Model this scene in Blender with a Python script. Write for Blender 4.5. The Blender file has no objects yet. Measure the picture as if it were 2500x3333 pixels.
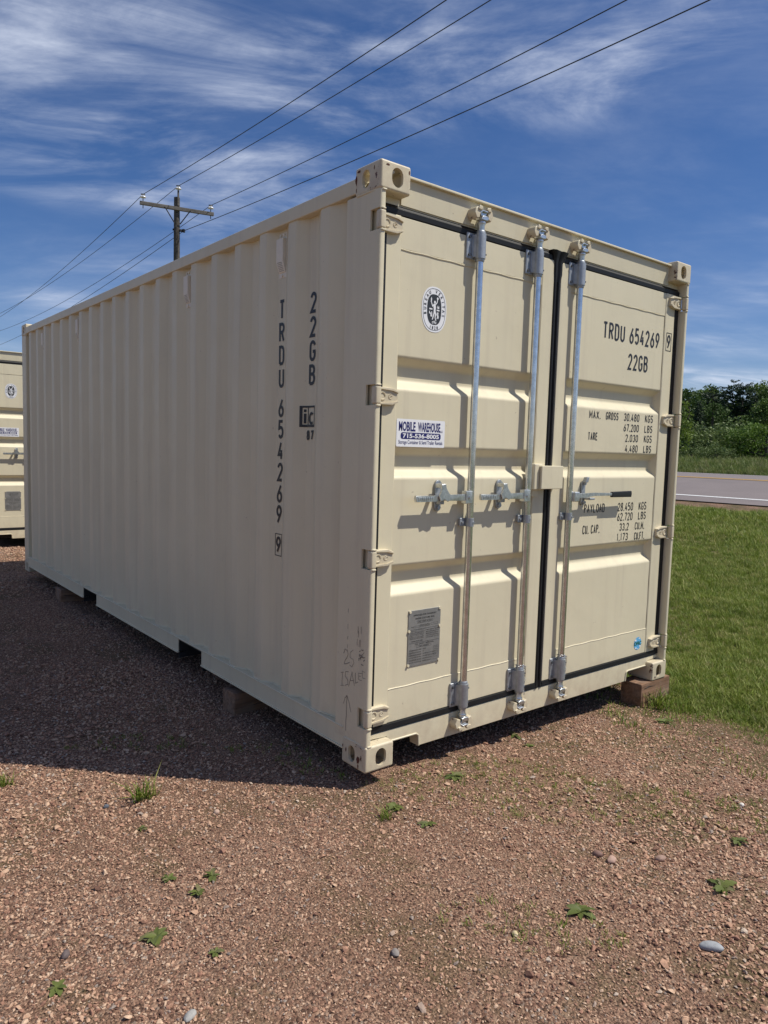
import bpy, bmesh, math, random
import numpy as np
from mathutils import Vector, Matrix

scene = bpy.context.scene
COL = scene.collection
rad = math.radians
random.seed(7)
rng = np.random.default_rng(11)

# ------------------------------------------------------------------ camera
CAM = np.array([-1.88277486, -2.41221221, 1.41937993])
AZ, PITCH, ROLL, FPX = 0.679491604, -0.0875338014, 0.0288486956, 2371.58969
_f = np.array([math.sin(AZ)*math.cos(PITCH), math.cos(AZ)*math.cos(PITCH), math.sin(PITCH)])
_r = np.array([math.cos(AZ), -math.sin(AZ), 0.0])
_u = np.cross(_r, _f)
RIGHT = math.cos(ROLL)*_r + math.sin(ROLL)*_u
UP = -math.sin(ROLL)*_r + math.cos(ROLL)*_u
FWD = _f
cam = bpy.data.cameras.new('camera')
cam_o = bpy.data.objects.new('camera', cam)
COL.objects.link(cam_o)
cam.sensor_fit = 'VERTICAL'
cam.sensor_height = 36.0
cam.lens = FPX/3333.0*36.0
cam.clip_start = 0.05
cam.clip_end = 3000
m = Matrix(((RIGHT[0], UP[0], -FWD[0], CAM[0]), (RIGHT[1], UP[1], -FWD[1], CAM[1]),
            (RIGHT[2], UP[2], -FWD[2], CAM[2]), (0, 0, 0, 1)))
cam_o.matrix_world = m
scene.camera = cam_o

# ------------------------------------------------------------------ light
SUN_EL, SUN_AZ = 57.0, 135.0            # azimuth measured from +Y towards +X
world = bpy.data.worlds.new('World')
scene.world = world
world.use_nodes = True
SKY_STRENGTH = 0.060
CLOUD_OFF = (0.02, 14.04)
sun = bpy.data.lights.new('sun', 'SUN')
sun.energy = 3.9
sun.angle = rad(0.53)
sun.color = (1.0, 0.955, 0.865)
sun_o = bpy.data.objects.new('sun', sun)
COL.objects.link(sun_o)
sdir = Vector((math.sin(rad(SUN_AZ))*math.cos(rad(SUN_EL)), math.cos(rad(SUN_AZ))*math.cos(rad(SUN_EL)), math.sin(rad(SUN_EL))))
sun_o.rotation_euler = sdir.to_track_quat('Z', 'Y').to_euler()
sun_o.location = (8, -8, 14)
scene.view_settings.view_transform = 'Standard'
scene.view_settings.look = 'None'
scene.view_settings.gamma = 1.0
scene.view_settings.use_curve_mapping = False
scene.view_settings.exposure = 0.32


def build_sky():
    nt = world.node_tree
    N, L = nt.nodes, nt.links
    bg = N['Background']
    bg.inputs[1].default_value = SKY_STRENGTH
    sky = N.new('ShaderNodeTexSky')
    sky.sky_type = 'NISHITA'
    sky.sun_disc = False
    sky.sun_elevation = rad(SUN_EL)
    sky.sun_rotation = rad(SUN_AZ)
    sky.altitude = 400
    sky.air_density = 1.0
    sky.dust_density = 0.15
    sky.ozone_density = 2.2
    hs = N.new('ShaderNodeHueSaturation')
    hs.inputs['Saturation'].default_value = 1.22
    hs.inputs['Value'].default_value = 1.0
    tint = N.new('ShaderNodeMix'); tint.data_type = 'RGBA'; tint.blend_type = 'MULTIPLY'
    tint.inputs[0].default_value = 1.0
    L.new(sky.outputs[0], tint.inputs[6]); tint.inputs[7].default_value = (1.06, 1.02, 1.17, 1)
    L.new(tint.outputs[2], hs.inputs['Color'])
    tc = N.new('ShaderNodeTexCoord')
    sep = N.new('ShaderNodeSeparateXYZ')
    L.new(tc.outputs['Generated'], sep.inputs[0])

    def math_n(op, a, b=None, clamp=False):
        n = N.new('ShaderNodeMath'); n.operation = op; n.use_clamp = clamp
        for i, v in enumerate((a, b)):
            if v is None: continue
            if isinstance(v, (int, float)): n.inputs[i].default_value = v
            else: L.new(v, n.inputs[i])
        return n.outputs[0]
    zz = math_n('ADD', math_n('MAXIMUM', sep.outputs[2], 0.0), 0.12)
    px = math_n('DIVIDE', sep.outputs[0], zz)
    py = math_n('DIVIDE', sep.outputs[1], zz)
    cmb = N.new('ShaderNodeCombineXYZ')
    L.new(px, cmb.inputs[0]); L.new(py, cmb.inputs[1])

    def noise(rotz, sx, sy, ox, oy, scale, detail, rough, dist):
        mp = N.new('ShaderNodeMapping')
        mp.inputs['Scale'].default_value = (sx, sy, 1)
        mp.inputs['Location'].default_value = (ox, oy, 0)
        vr = N.new('ShaderNodeVectorRotate'); vr.rotation_type = 'Z_AXIS'; vr.inputs['Angle'].default_value = rad(rotz)
        L.new(cmb.outputs[0], vr.inputs['Vector']); L.new(vr.outputs[0], mp.inputs[0])
        n = N.new('ShaderNodeTexNoise')
        n.inputs['Scale'].default_value = scale
        n.inputs['Detail'].default_value = detail
        n.inputs['Roughness'].default_value = rough
        n.inputs['Distortion'].default_value = dist
        L.new(mp.outputs[0], n.inputs['Vector'])
        return n.outputs[0]

    def ramp(v, a, b, p=None):
        r = N.new('ShaderNodeMapRange'); r.interpolation_type = 'SMOOTHSTEP'
        r.inputs['From Min'].default_value = a; r.inputs['From Max'].default_value = b
        L.new(v, r.inputs['Value'])
        return r.outputs[0]
    ox, oy = CLOUD_OFF
    big = ramp(noise(30, 0.9, 1.2, 3.1+ox, 1.7+oy, 0.80, 3, 0.5, 0.5), 0.40, 0.66)
    wisp = ramp(noise(36, 0.72, 1.35, 0.4+oy, 5.2+ox, 1.5, 12, 0.62, 0.7), 0.38, 0.74)
    fine = ramp(noise(46, 0.72, 1.4, 7.4+ox, 2.2-oy, 4.0, 12, 0.66, 0.6), 0.28, 0.76)
    veil = ramp(noise(25, 0.8, 1.1, 11.3-ox, 4.1+oy, 0.9, 7, 0.58, 0.5), 0.40, 0.80)
    d = math_n('MULTIPLY', big, wisp)
    d = math_n('MULTIPLY', d, math_n('ADD', math_n('MULTIPLY', fine, 0.8), 0.50))
    d = math_n('ADD', math_n('MULTIPLY', d, 0.92), math_n('MULTIPLY', math_n('MULTIPLY', veil, math_n('ADD', math_n('MULTIPLY', fine, 0.7), 0.3)), 0.30))
    d = math_n('MINIMUM', d, 0.86)
    mix = N.new('ShaderNodeMix'); mix.data_type = 'RGBA'
    L.new(d, mix.inputs[0])
    L.new(hs.outputs[0], mix.inputs[6])
    k = 1.0/SKY_STRENGTH
    mix.inputs[7].default_value = (0.62*k, 0.67*k, 0.78*k, 1)
    L.new(mix.outputs[2], bg.inputs[0])


build_sky()


# ------------------------------------------------------------------ helpers
def tag(o, label=None, cat=None, group=None, kind=None):
    if label: o['label'] = label
    if cat: o['category'] = cat
    if group: o['group'] = group
    if kind: o['kind'] = kind
    return o


def empty(name, loc=(0, 0, 0), rz=0.0, parent=None):
    o = bpy.data.objects.new(name, None)
    o.empty_display_size = 0.2
    COL.objects.link(o)
    o.location = loc
    o.rotation_euler = (0, 0, rz)
    if parent: o.parent = parent
    return o


def link_mesh(name, me, parent=None, loc=(0, 0, 0), rot=(0, 0, 0), scale=(1, 1, 1)):
    o = bpy.data.objects.new(name, me)
    COL.objects.link(o)
    o.location = loc; o.rotation_euler = rot; o.scale = scale
    if parent: o.parent = parent
    return o


def weighted_normals(me, lim=48.0):
    """area-weighted corner normals so that bevelled flat faces stay flat"""
    n = len(me.polygons)
    if n > 6000: return
    nor = [p.normal.copy() for p in me.polygons]
    ar = [p.area for p in me.polygons]
    vf = {}
    for p in me.polygons:
        for v in p.vertices: vf.setdefault(v, []).append(p.index)
    c = math.cos(rad(lim))
    out = []
    for p in me.polygons:
        a = nor[p.index]
        for v in p.vertices:
            t = Vector((0, 0, 0))
            for q in vf[v]:
                if nor[q].dot(a) > c: t += nor[q]*ar[q]
            out.append(t.normalized() if t.length > 1e-12 else a)
    me.normals_split_custom_set(out)


def finish(bm, name, mat, smooth=35.0):
    me = bpy.data.meshes.new(name)
    bmesh.ops.recalc_face_normals(bm, faces=bm.faces)
    bm.to_mesh(me)
    bm.free()
    mats = mat if isinstance(mat, (list, tuple)) else [mat]
    for x in mats: me.materials.append(x)
    if smooth:
        me.polygons.foreach_set('use_smooth', [True]*len(me.polygons))
        me.set_sharp_from_angle(angle=rad(smooth))
        weighted_normals(me)
    return me


def obj(name, bm, mat, parent=None, smooth=35.0, **k):
    return link_mesh(name, finish(bm, name, mat, smooth), parent, **k)


def copy_tree(o, parent=None):
    c = o.copy()
    COL.objects.link(c)
    c.parent = parent
    for ch in list(o.children):
        copy_tree(ch, c)
    return c


def B():
    return bmesh.new()


def box(bm, a, b, bev=0.0, seg=2):
    x0, y0, z0 = a; x1, y1, z1 = b
    v = [bm.verts.new(p) for p in ((x0, y0, z0), (x1, y0, z0), (x1, y1, z0), (x0, y1, z0),
                                   (x0, y0, z1), (x1, y0, z1), (x1, y1, z1), (x0, y1, z1))]
    fs = [bm.faces.new([v[i] for i in q]) for q in ((0, 3, 2, 1), (4, 5, 6, 7), (0, 1, 5, 4), (1, 2, 6, 5), (2, 3, 7, 6), (3, 0, 4, 7))]
    if bev > 0:
        es = list({e for f in fs for e in f.edges})
        bmesh.ops.bevel(bm, geom=es, offset=bev, segments=seg, affect='EDGES', profile=0.5)


def prism(bm, poly, axis, a0, a1, bev=0.0, seg=2):
    """poly: 2-D outline; axis 0/1/2 = extrusion axis, the outline uses the other two in order"""
    def P(p, t):
        q = [0, 0, 0]
        o = [i for i in range(3) if i != axis]
        q[o[0]], q[o[1]], q[axis] = p[0], p[1], t
        return q
    lo = [bm.verts.new(P(p, a0)) for p in poly]
    hi = [bm.verts.new(P(p, a1)) for p in poly]
    fs = [bm.faces.new(lo), bm.faces.new(list(reversed(hi)))]
    n = len(poly)
    for i in range(n):
        j = (i+1) % n
        fs.append(bm.faces.new([lo[j], lo[i], hi[i], hi[j]]))
    if bev > 0:
        es = list({e for f in fs[:2] for e in f.edges})
        bmesh.ops.bevel(bm, geom=es, offset=bev, segments=seg, affect='EDGES', profile=0.5)


def tube(bm, pts, r, seg=10, caps=True):
    pts = [Vector(p) for p in pts]
    n = len(pts)
    rs = r if isinstance(r, (list, tuple)) else [r]*n
    rings = []
    ref = None
    for i, p in enumerate(pts):
        t = (pts[min(i+1, n-1)] - pts[max(i-1, 0)]).normalized()
        if ref is None:
            ref = t.orthogonal().normalized()
        ref = (ref - t*ref.dot(t)).normalized()
        bn = t.cross(ref)
        rings.append([bm.verts.new(p + ref*(rs[i]*math.cos(2*math.pi*k/seg)) + bn*(rs[i]*math.sin(2*math.pi*k/seg))) for k in range(seg)])
    for a, b in zip(rings[:-1], rings[1:]):
        for k in range(seg):
            bm.faces.new([a[k], a[(k+1) % seg], b[(k+1) % seg], b[k]])
    if caps:
        bm.faces.new(list(reversed(rings[0]))); bm.faces.new(rings[-1])


def lathe(bm, prof, c, seg=18, axis=2):
    """prof: list of (radius, height) along axis"""
    rings = []
    for r, h in prof:
        ring = []
        for k in range(seg):
            a = 2*math.pi*k/seg
            q = [r*math.cos(a), r*math.sin(a)]
            p = [0, 0, 0]
            o = [i for i in range(3) if i != axis]
            p[o[0]] = c[o[0]]+q[0]; p[o[1]] = c[o[1]]+q[1]; p[axis] = c[axis]+h
            ring.append(bm.verts.new(p))
        rings.append(ring)
    for a, b in zip(rings[:-1], rings[1:]):
        for k in range(seg):
            bm.faces.new([a[k], a[(k+1) % seg], b[(k+1) % seg], b[k]])
    bm.faces.new(rings[0]); bm.faces.new(rings[-1])


# ------------------------------------------------------------------ materials
def mat_base(name):
    m = bpy.data.materials.new(name)
    m.use_nodes = True
    return m, m.node_tree.nodes, m.node_tree.links, m.node_tree.nodes['Principled BSDF']


def nd(N, t, **k):
    n = N.new(t)
    for a, v in k.items(): setattr(n, a, v)
    return n


def noise_n(N, L, scale, detail=4, rough=0.55, coord='Object', vec=None, dist=0.0):
    n = N.new('ShaderNodeTexNoise')
    n.inputs['Scale'].default_value = scale
    n.inputs['Detail'].default_value = detail
    n.inputs['Roughness'].default_value = rough
    n.inputs['Distortion'].default_value = dist
    if vec is None:
        tc = N.new('ShaderNodeTexCoord'); vec = tc.outputs[coord]
    L.new(vec, n.inputs['Vector'])
    return n


def ramp_n(N, L, src, stops):
    r = N.new('ShaderNodeValToRGB')
    e = r.color_ramp.elements
    while len(e) < len(stops): e.new(0.5)
    for i, (p, c) in enumerate(stops):
        e[i].position = p; e[i].color = (c[0], c[1], c[2], 1) if len(c) == 3 else c
    L.new(src, r.inputs[0])
    return r


def mix_n(N, L, fac, a, b, blend='MIX'):
    mx = N.new('ShaderNodeMix'); mx.data_type = 'RGBA'; mx.blend_type = blend
    for i, v in ((0, fac), (6, a), (7, b)):
        if isinstance(v, (int, float)): mx.inputs[i].default_value = v
        elif isinstance(v, (tuple, list)): mx.inputs[i].default_value = (v[0], v[1], v[2], 1)
        else: L.new(v, mx.inputs[i])
    return mx.outputs[2]


def bump_n(N, L, bsdf, h, strength, dist, prev=None):
    b = N.new('ShaderNodeBump')
    b.inputs['Strength'].default_value = strength
    b.inputs['Distance'].default_value = dist
    L.new(h, b.inputs['Height'])
    if prev is not None: L.new(prev, b.inputs['Normal'])
    L.new(b.outputs[0], bsdf.inputs['Normal'])
    return b.outputs[0]


def grey(v): return (v, v, v)


CREAM = (0.665, 0.598, 0.428)


def cream_mat(name, rust=0.0, wave=0.0012, splash=0.32):
    m, N, L, P = mat_base(name)
    n1 = noise_n(N, L, 1.7, 5, 0.6)
    c = ramp_n(N, L, n1.outputs[0], [(0.3, tuple(v*0.945 for v in CREAM)), (0.7, tuple(min(1, v*1.03) for v in CREAM))]).outputs[0]
    # thin dust and hand smudges
    n2 = noise_n(N, L, 9.0, 8, 0.68, dist=0.6)
    sm = ramp_n(N, L, n2.outputs[0], [(0.60, (0, 0, 0)), (0.80, (0.22, 0.22, 0.22))]).outputs[0]
    c = mix_n(N, L, sm, c, (0.50, 0.42, 0.31))
    n5 = noise_n(N, L, 42.0, 3, 0.5)
    sp = ramp_n(N, L, n5.outputs[0], [(0.735, (0, 0, 0)), (0.765, (0.5, 0.5, 0.5))]).outputs[0]
    c = mix_n(N, L, sp, c, (0.33, 0.25, 0.18))
    # rain streaks and splashed yard dust
    tc = N.new('ShaderNodeTexCoord'); mp = N.new('ShaderNodeMapping')
    mp.inputs['Scale'].default_value = (16, 16, 0.7)
    L.new(tc.outputs['Object'], mp.inputs[0])
    n7 = noise_n(N, L, 1.0, 7, 0.62, vec=mp.outputs[0])
    st = ramp_n(N, L, n7.outputs[0], [(0.52, (0, 0, 0)), (0.78, (0.36, 0.36, 0.36))]).outputs[0]
    c = mix_n(N, L, st, c, (0.47, 0.40, 0.30))
    sz = N.new('ShaderNodeSeparateXYZ'); L.new(tc.outputs['Object'], sz.inputs[0])
    lo = N.new('ShaderNodeMapRange'); lo.inputs['From Min'].default_value = 0.55; lo.inputs['From Max'].default_value = 0.0
    lo.inputs['To Max'].default_value = splash; L.new(sz.outputs[2], lo.inputs['Value'])
    n8 = noise_n(N, L, 13.0, 9, 0.72)
    sm2 = N.new('ShaderNodeMath'); sm2.operation = 'MULTIPLY'; L.new(lo.outputs[0], sm2.inputs[0]); L.new(n8.outputs[0], sm2.inputs[1])
    sp2 = ramp_n(N, L, sm2.outputs[0], [(0.10, (0, 0, 0)), (0.22, (0.5, 0.5, 0.5))]).outputs[0]
    c = mix_n(N, L, sp2, c, (0.36, 0.25, 0.17))
    if rust:
        n3 = noise_n(N, L, 21.0, 6, 0.6, dist=0.4)
        rm = ramp_n(N, L, n3.outputs[0], [(0.66-rust*0.04, (0, 0, 0)), (0.69-rust*0.04, (1, 1, 1))]).outputs[0]
        n6 = noise_n(N, L, 5.0, 2, 0.5)
        gate = ramp_n(N, L, n6.outputs[0], [(0.47, (0, 0, 0)), (0.56, (1, 1, 1))]).outputs[0]
        mm = N.new('ShaderNodeMath'); mm.operation = 'MULTIPLY'
        L.new(rm, mm.inputs[0]); L.new(gate, mm.inputs[1])
        c = mix_n(N, L, mm.outputs[0], c, (0.085, 0.028, 0.018))
    L.new(c, P.inputs['Base Color'])
    rr = ramp_n(N, L, n2.outputs[0], [(0.3, grey(0.40)), (0.8, grey(0.58))]).outputs[0]
    L.new(rr, P.inputs['Roughness'])
    P.inputs['Specular IOR Level'].default_value = 0.42
    b1 = noise_n(N, L, 4.5, 3, 0.5)
    pr = bump_n(N, L, P, b1.outputs[0], 0.5, wave*5)
    b2 = noise_n(N, L, 380.0, 2, 0.5)
    bump_n(N, L, P, b2.outputs[0], 0.22, 0.0004, pr)
    return m


M = {}
M['cream'] = cream_mat('cream_paint')
M['cast'] = cream_mat('cream_paint_chipped', rust=1.0, wave=0.0006)
M['weld'] = cream_mat('cream_weld', wave=0.002, splash=0.0)
M['rail'] = cream_mat('cream_paint_rail', splash=0.12)


def simple(name, col, rough=0.5, metal=0.0, spec=0.5, var=0.0, vs=20.0, bump=0.0, bs=120.0, bd=0.001):
    m, N, L, P = mat_base(name)
    if var:
        n = noise_n(N, L, vs, 5, 0.6)
        c = ramp_n(N, L, n.outputs[0], [(0.3, tuple(v*(1-var) for v in col)), (0.7, tuple(min(1, v*(1+var)) for v in col))]).outputs[0]
        L.new(c, P.inputs['Base Color'])
    else:
        P.inputs['Base Color'].default_value = (*col, 1)
    P.inputs['Roughness'].default_value = rough
    P.inputs['Metallic'].default_value = metal
    P.inputs['Specular IOR Level'].default_value = spec
    if bump:
        n = noise_n(N, L, bs, 4, 0.6)
        bump_n(N, L, P, n.outputs[0], bump, bd)
    return m


def galv_mat():
    m, N, L, P = mat_base('galvanised_steel')
    n = noise_n(N, L, 34, 5, 0.65)
    c = ramp_n(N, L, n.outputs[0], [(0.3, grey(0.56)), (0.7, grey(0.80))]).outputs[0]
    L.new(c, P.inputs['Base Color'])
    tc = N.new('ShaderNodeTexCoord'); mp = N.new('ShaderNodeMapping')
    mp.inputs['Scale'].default_value = (60, 60, 3)
    L.new(tc.outputs['Object'], mp.inputs[0])
    n2 = noise_n(N, L, 3.0, 5, 0.6, vec=mp.outputs[0])
    r = ramp_n(N, L, n2.outputs[0], [(0.3, grey(0.13)), (0.72, grey(0.27))]).outputs[0]
    L.new(r, P.inputs['Roughness'])
    P.inputs['Metallic'].default_value = 0.92
    bump_n(N, L, P, n2.outputs[0], 0.15, 0.001)
    return m


M['galv'] = galv_mat()
M['galv_dull'] = simple('galvanised_dull', (0.40, 0.42, 0.44), 0.52, 0.75, var=0.16, vs=40, bump=0.2)
M['zinc'] = simple('zinc_plate', (0.60, 0.62, 0.62), 0.36, 0.9, var=0.25, vs=60, bump=0.25, bs=90)
M['rubber'] = simple('black_rubber', (0.010, 0.010, 0.011), 0.5, 0, 0.35, var=0.2, vs=14, bump=0.3, bs=60)
M['ink'] = simple('black_vinyl', (0.018, 0.018, 0.022), 0.45)
M['marker'] = simple('marker_ink', (0.15, 0.125, 0.105), 0.6, var=0.5, vs=60)
M['white'] = simple('white_vinyl', (0.80, 0.80, 0.81), 0.4)
M['navy'] = simple('navy_vinyl', (0.012, 0.012, 0.12), 0.4)
M['logo_dark'] = simple('logo_charcoal', (0.028, 0.03, 0.032), 0.45)
M['blue'] = simple('sky_blue_vinyl', (0.12, 0.42, 0.72), 0.4)
M['green_ink'] = simple('green_vinyl', (0.02, 0.13, 0.08), 0.4)
M['plate'] = simple('aluminium_plate', (0.30, 0.295, 0.28), 0.5, 0.55, var=0.14, vs=25)
M['plate_ink'] = simple('plate_etching', (0.03, 0.03, 0.03), 0.55)
M['under'] = simple('bitumen_and_shade', (0.02, 0.02, 0.02), 0.8, var=0.3)  # underside black; also carries painted shade in fork pockets and sill notch
M['grip'] = simple('black_grip', (0.012, 0.012, 0.013), 0.38)
M['bolt'] = simple('dark_bolt', (0.10, 0.11, 0.13), 0.45, 0.6)
M['vent'] = simple('pale_vent_plastic', (0.74, 0.68, 0.56), 0.5, var=0.05)
M['dash'] = simple('recess_shadow_steel', (0.10, 0.09, 0.075), 0.8)


# ------------------------------------------------------------------ flat print
def arc(cx, cy, rx, ry, a0, a1, n=10):
    return [(cx+rx*math.cos(rad(a0+(a1-a0)*i/n)), cy+ry*math.sin(rad(a0+(a1-a0)*i/n))) for i in range(n+1)]


GLY = {
 'T': [[(0, 1), (1, 1)], [(.5, 1), (.5, 0)]],
 'R': [[(0, 0), (0, 1)] + arc(.5, .76, .5, .24, 90, -90) + [(0, .52)], [(.5, .52), (1, 0)]],
 'D': [[(0, 0), (0, 1)] + arc(.45, .74, .55, .26, 90, 0) + arc(.45, .26, .55, .26, 0, -90) + [(0, 0)]],
 'U': [[(0, 1)] + arc(.5, .24, .5, .24, 180, 360) + [(1, 1)]],
 '6': [arc(.5, .28, .5, .28, 150, 510, 20), [(.8, 1), (.07, .42)]],
 '9': [arc(.5, .72, .5, .28, -30, 330, 20), [(.2, 0), (.93, .58)]],
 '5': [[(.95, 1), (.1, 1), (.04, .56)] + arc(.5, .32, .5, .31, 120, -150, 14)],
 '4': [[(.62, 1), (0, .26), (1, .26)], [(.72, .55), (.72, 0)]],
 '2': [arc(.5, .74, .5, .26, 170, -25, 12) + [(0, 0), (1, 0)]],
 '3': [arc(.5, .76, .46, .24, 160, -90, 12) + arc(.5, .26, .5, .26, 90, -160, 12)],
 '8': [arc(.5, .765, .44, .235, 0, 360, 18), arc(.5, .265, .5, .265, 0, 360, 18)],
 '0': [arc(.5, .74, .5, .26, 0, 180) + arc(.5, .26, .5, .26, 180, 360) + [(1, .74)]],
 '7': [[(0, 1), (1, 1), (.35, 0)]],
 '1': [[(.2, .82), (.6, 1), (.6, 0)]],
 'G': [arc(.5, .74, .5, .26, 15, 180) + arc(.5, .26, .5, .26, 180, 360) + [(1, .46), (.55, .46)]],
 'B': [[(0, 0), (0, 1)] + arc(.5, .77, .45, .23, 90, -90) + [(0, .54)], [(.5, .54)] + arc(.5, .27, .5, .27, 90, -90) + [(0, 0)]],
 'M': [[(0, 0), (0, 1), (.5, .3), (1, 1), (1, 0)]],
 'A': [[(0, 0), (.5, 1), (1, 0)], [(.2, .32), (.8, .32)]],
 'X': [[(0, 0), (1, 1)], [(0, 1), (1, 0)]],
 'O': [arc(.5, .74, .5, .26, 0, 180) + arc(.5, .26, .5, .26, 180, 360) + [(1, .74)]],
 'S': [arc(.5, .76, .5, .24, 20, 250, 12) + arc(.5, .26, .5, .26, 70, -160, 12)],
 'K': [[(0, 0), (0, 1)], [(1, 1), (0, .38)], [(.35, .6), (1, 0)]],
 'L': [[(0, 1), (0, 0), (1, 0)]],
 'E': [[(1, 1), (0, 1), (0, 0), (1, 0)], [(0, .52), (.85, .52)]],
 'P': [[(0, 0), (0, 1)] + arc(.5, .75, .5, .25, 90, -90) + [(0, .5)]],
 'Y': [[(0, 1), (.5, .45), (1, 1)], [(.5, .45), (.5, 0)]],
 'C': [arc(.5, .74, .5, .26, 15, 180) + arc(.5, .26, .5, .26, 180, 345)],
 'F': [[(0, 0), (0, 1), (1, 1)], [(0, .52), (.85, .52)]],
 'I': [[(.5, 0), (.5, 1)]],
}
_font_cache = {}


def font_mesh(s, offset=0.0):
    """outline of a word in Blender's built-in font: verts (unit size), faces, width"""
    key = (s, offset)
    if key in _font_cache: return _font_cache[key]
    cu = bpy.data.curves.new('word', 'FONT')
    cu.body = s; cu.size = 1.0; cu.offset = offset; cu.resolution_u = 3
    o = bpy.data.objects.new('word', cu)
    COL.objects.link(o)
    dg = bpy.context.evaluated_depsgraph_get()
    me = bpy.data.meshes.new_from_object(o.evaluated_get(dg))
    vs = [(v.co.x, v.co.y) for v in me.vertices]
    fs = [tuple(p.vertices) for p in me.polygons]
    bpy.data.objects.remove(o); bpy.data.curves.remove(cu); bpy.data.meshes.remove(me)
    xs = [v[0] for v in vs] or [0]; ys = [v[1] for v in vs] or [0]
    r = (vs, fs, min(xs), max(xs), min(ys), max(ys))
    _font_cache[key] = r
    return r


class Flat:
    """flat print: pieces in (a, b) with a layer number and a material index"""
    def __init__(s): s.v = []; s.f = []; s.m = []

    def add(s, pts, faces, layer, mi):
        k = len(s.v)
        s.v += [(p[0], p[1], layer) for p in pts]
        s.f += [tuple(i+k for i in q) for q in faces]
        s.m += [mi]*len(faces)

    def poly(s, pts, layer=0, mi=0): s.add(pts, [tuple(range(len(pts)))], layer, mi)

    def rect(s, a0, a1, b0, b1, layer=0, mi=0, r=0.0):
        if r <= 0: return s.poly([(a0, b0), (a1, b0), (a1, b1), (a0, b1)], layer, mi)
        s.poly(arc(a1-r, b1-r, r, r, 0, 90, 4)+arc(a0+r, b1-r, r, r, 90, 180, 4)+arc(a0+r, b0+r, r, r, 180, 270, 4)+arc(a1-r, b0+r, r, r, 270, 360, 4), layer, mi)

    def ring(s, outer, inner, layer=0, mi=0):
        n = len(outer)
        s.add(outer+inner, [(i, (i+1) % n, n+(i+1) % n, n+i) for i in range(n)], layer, mi)

    def frame(s, a0, a1, b0, b1, w, layer=0, mi=0):
        s.rect(a0, a1, b0, b0+w, layer, mi); s.rect(a0, a1, b1-w, b1, layer, mi)
        s.rect(a0, a0+w, b0+w, b1-w, layer, mi); s.rect(a1-w, a1, b0+w, b1-w, layer, mi)

    def stroke(s, pts, w, layer=0, mi=0, closed=False):
        n = len(pts); L = []; Rr = []
        for i, p in enumerate(pts):
            p0 = pts[max(i-1, 0)]; p1 = pts[min(i+1, n-1)]
            d0 = Vector((p[0]-p0[0], p[1]-p0[1])); d1 = Vector((p1[0]-p[0], p1[1]-p[1]))
            if d0.length < 1e-9: d0 = d1
            if d1.length < 1e-9: d1 = d0
            d0.normalize(); d1.normalize()
            nn = Vector((-d0.y-d1.y, d0.x+d1.x))
            if nn.length < 1e-6: nn = Vector((-d0.y, d0.x))
            nn.normalize()
            c = max(0.45, nn.dot(Vector((-d0.y, d0.x))))
            h = w*0.5/c
            L.append((p[0]+nn.x*h, p[1]+nn.y*h)); Rr.append((p[0]-nn.x*h, p[1]-nn.y*h))
        s.add(L+Rr, [(n+i, n+i+1, i+1, i) for i in range(n-1)], layer, mi)

    def glyph(s, ch, a0, a1, b0, b1, t, layer=0, mi=0):
        if ch in '.,':
            c = (a0+a1)/2
            s.rect(c-t*.6, c+t*.6, b0, b0+t*1.2, layer, mi)
            return
        for k, pl in enumerate(GLY[ch]):
            s.stroke([(a0+t/2+p[0]*(a1-a0-t), b0+t/2+p[1]*(b1-b0-t)) for p in pl], t, layer+0.04*k, mi)

    def line(s, txt, a0, a1, b0, b1, t, layer=0, mi=0, gap=0.28):
        """condensed stencil lettering fitted between a0 and a1"""
        wts = [0.35 if c in '.,' else (0.62 if c in '1I' else (0.6 if c == ' ' else (1.2 if c == 'M' else 1.0))) for c in txt]
        tot = sum(wts)+gap*(len(txt)-1)
        u = (a1-a0)/tot; a = a0
        for c, w in zip(txt, wts):
            if c != ' ': s.glyph(c, a, a+w*u, b0, b1, t, layer, mi)
            a += (w+gap)*u

    def text(s, txt, a0, a1, b0, b1, layer=0, mi=0, bold=0.0, shear=0.0):
        vs, fs, x0, x1, y0, y1 = font_mesh(txt, bold)
        ka = (a1-a0)/max(1e-6, x1-x0); kb = (b1-b0)/max(1e-6, y1-y0)
        s.add([(a0+(v[0]-x0)*ka+shear*(v[1]-y0)*kb, b0+(v[1]-y0)*kb) for v in vs], fs, layer, mi)

    def char(s, ch, ca, cb, h, ang, layer=0, mi=0, bold=0.0, wx=0.9):
        vs, fs, x0, x1, y0, y1 = font_mesh(ch, bold)
        k = h/(y1-y0); cx = (x0+x1)/2; cy = (y0+y1)/2
        co, si = math.cos(ang), math.sin(ang)
        out = []
        for v in vs:
            a = (v[0]-cx)*k*wx; b = (v[1]-cy)*k
            out.append((ca+a*co-b*si, cb+a*si+b*co))
        s.add(out, fs, layer, mi)

    def build(s, name, mapf, mats, parent):
        me = bpy.data.meshes.new(name)
        me.from_pydata([mapf(*p) for p in s.v], [], s.f)
        for x in mats: me.materials.append(x)
        me.polygons.foreach_set('material_index', s.m)
        me.update()
        return link_mesh(name, me, parent)


def on_door(y):
    return lambda a, b, l: (a, y-0.0012-0.0005*l, b)


def on_side(x):
    return lambda a, b, l: (x-0.0012-0.0005*l, -a, b)      # a runs along -y


def on_sheet(a, b, l):                                     # the recessed flats of the corrugated side
    return (0.046+sheet_warp(-a, b)-0.0016-0.0005*l, -a, b)


# ================================================================== TERRAIN
_PX = [-400, 2.6, 4, 6, 9, 12.9, 14.25, 15.08, 19.25, 21.5, 24.2, 27, 33, 50, 70, 120, 300, 900]
_PZ = [-.14, -.14, -.12, -.06, .08, .325, .418, .486, .80, .845, .832, .80, .96, 1.09, 1.13, 1.5, 3.0, 5.0]


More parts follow.
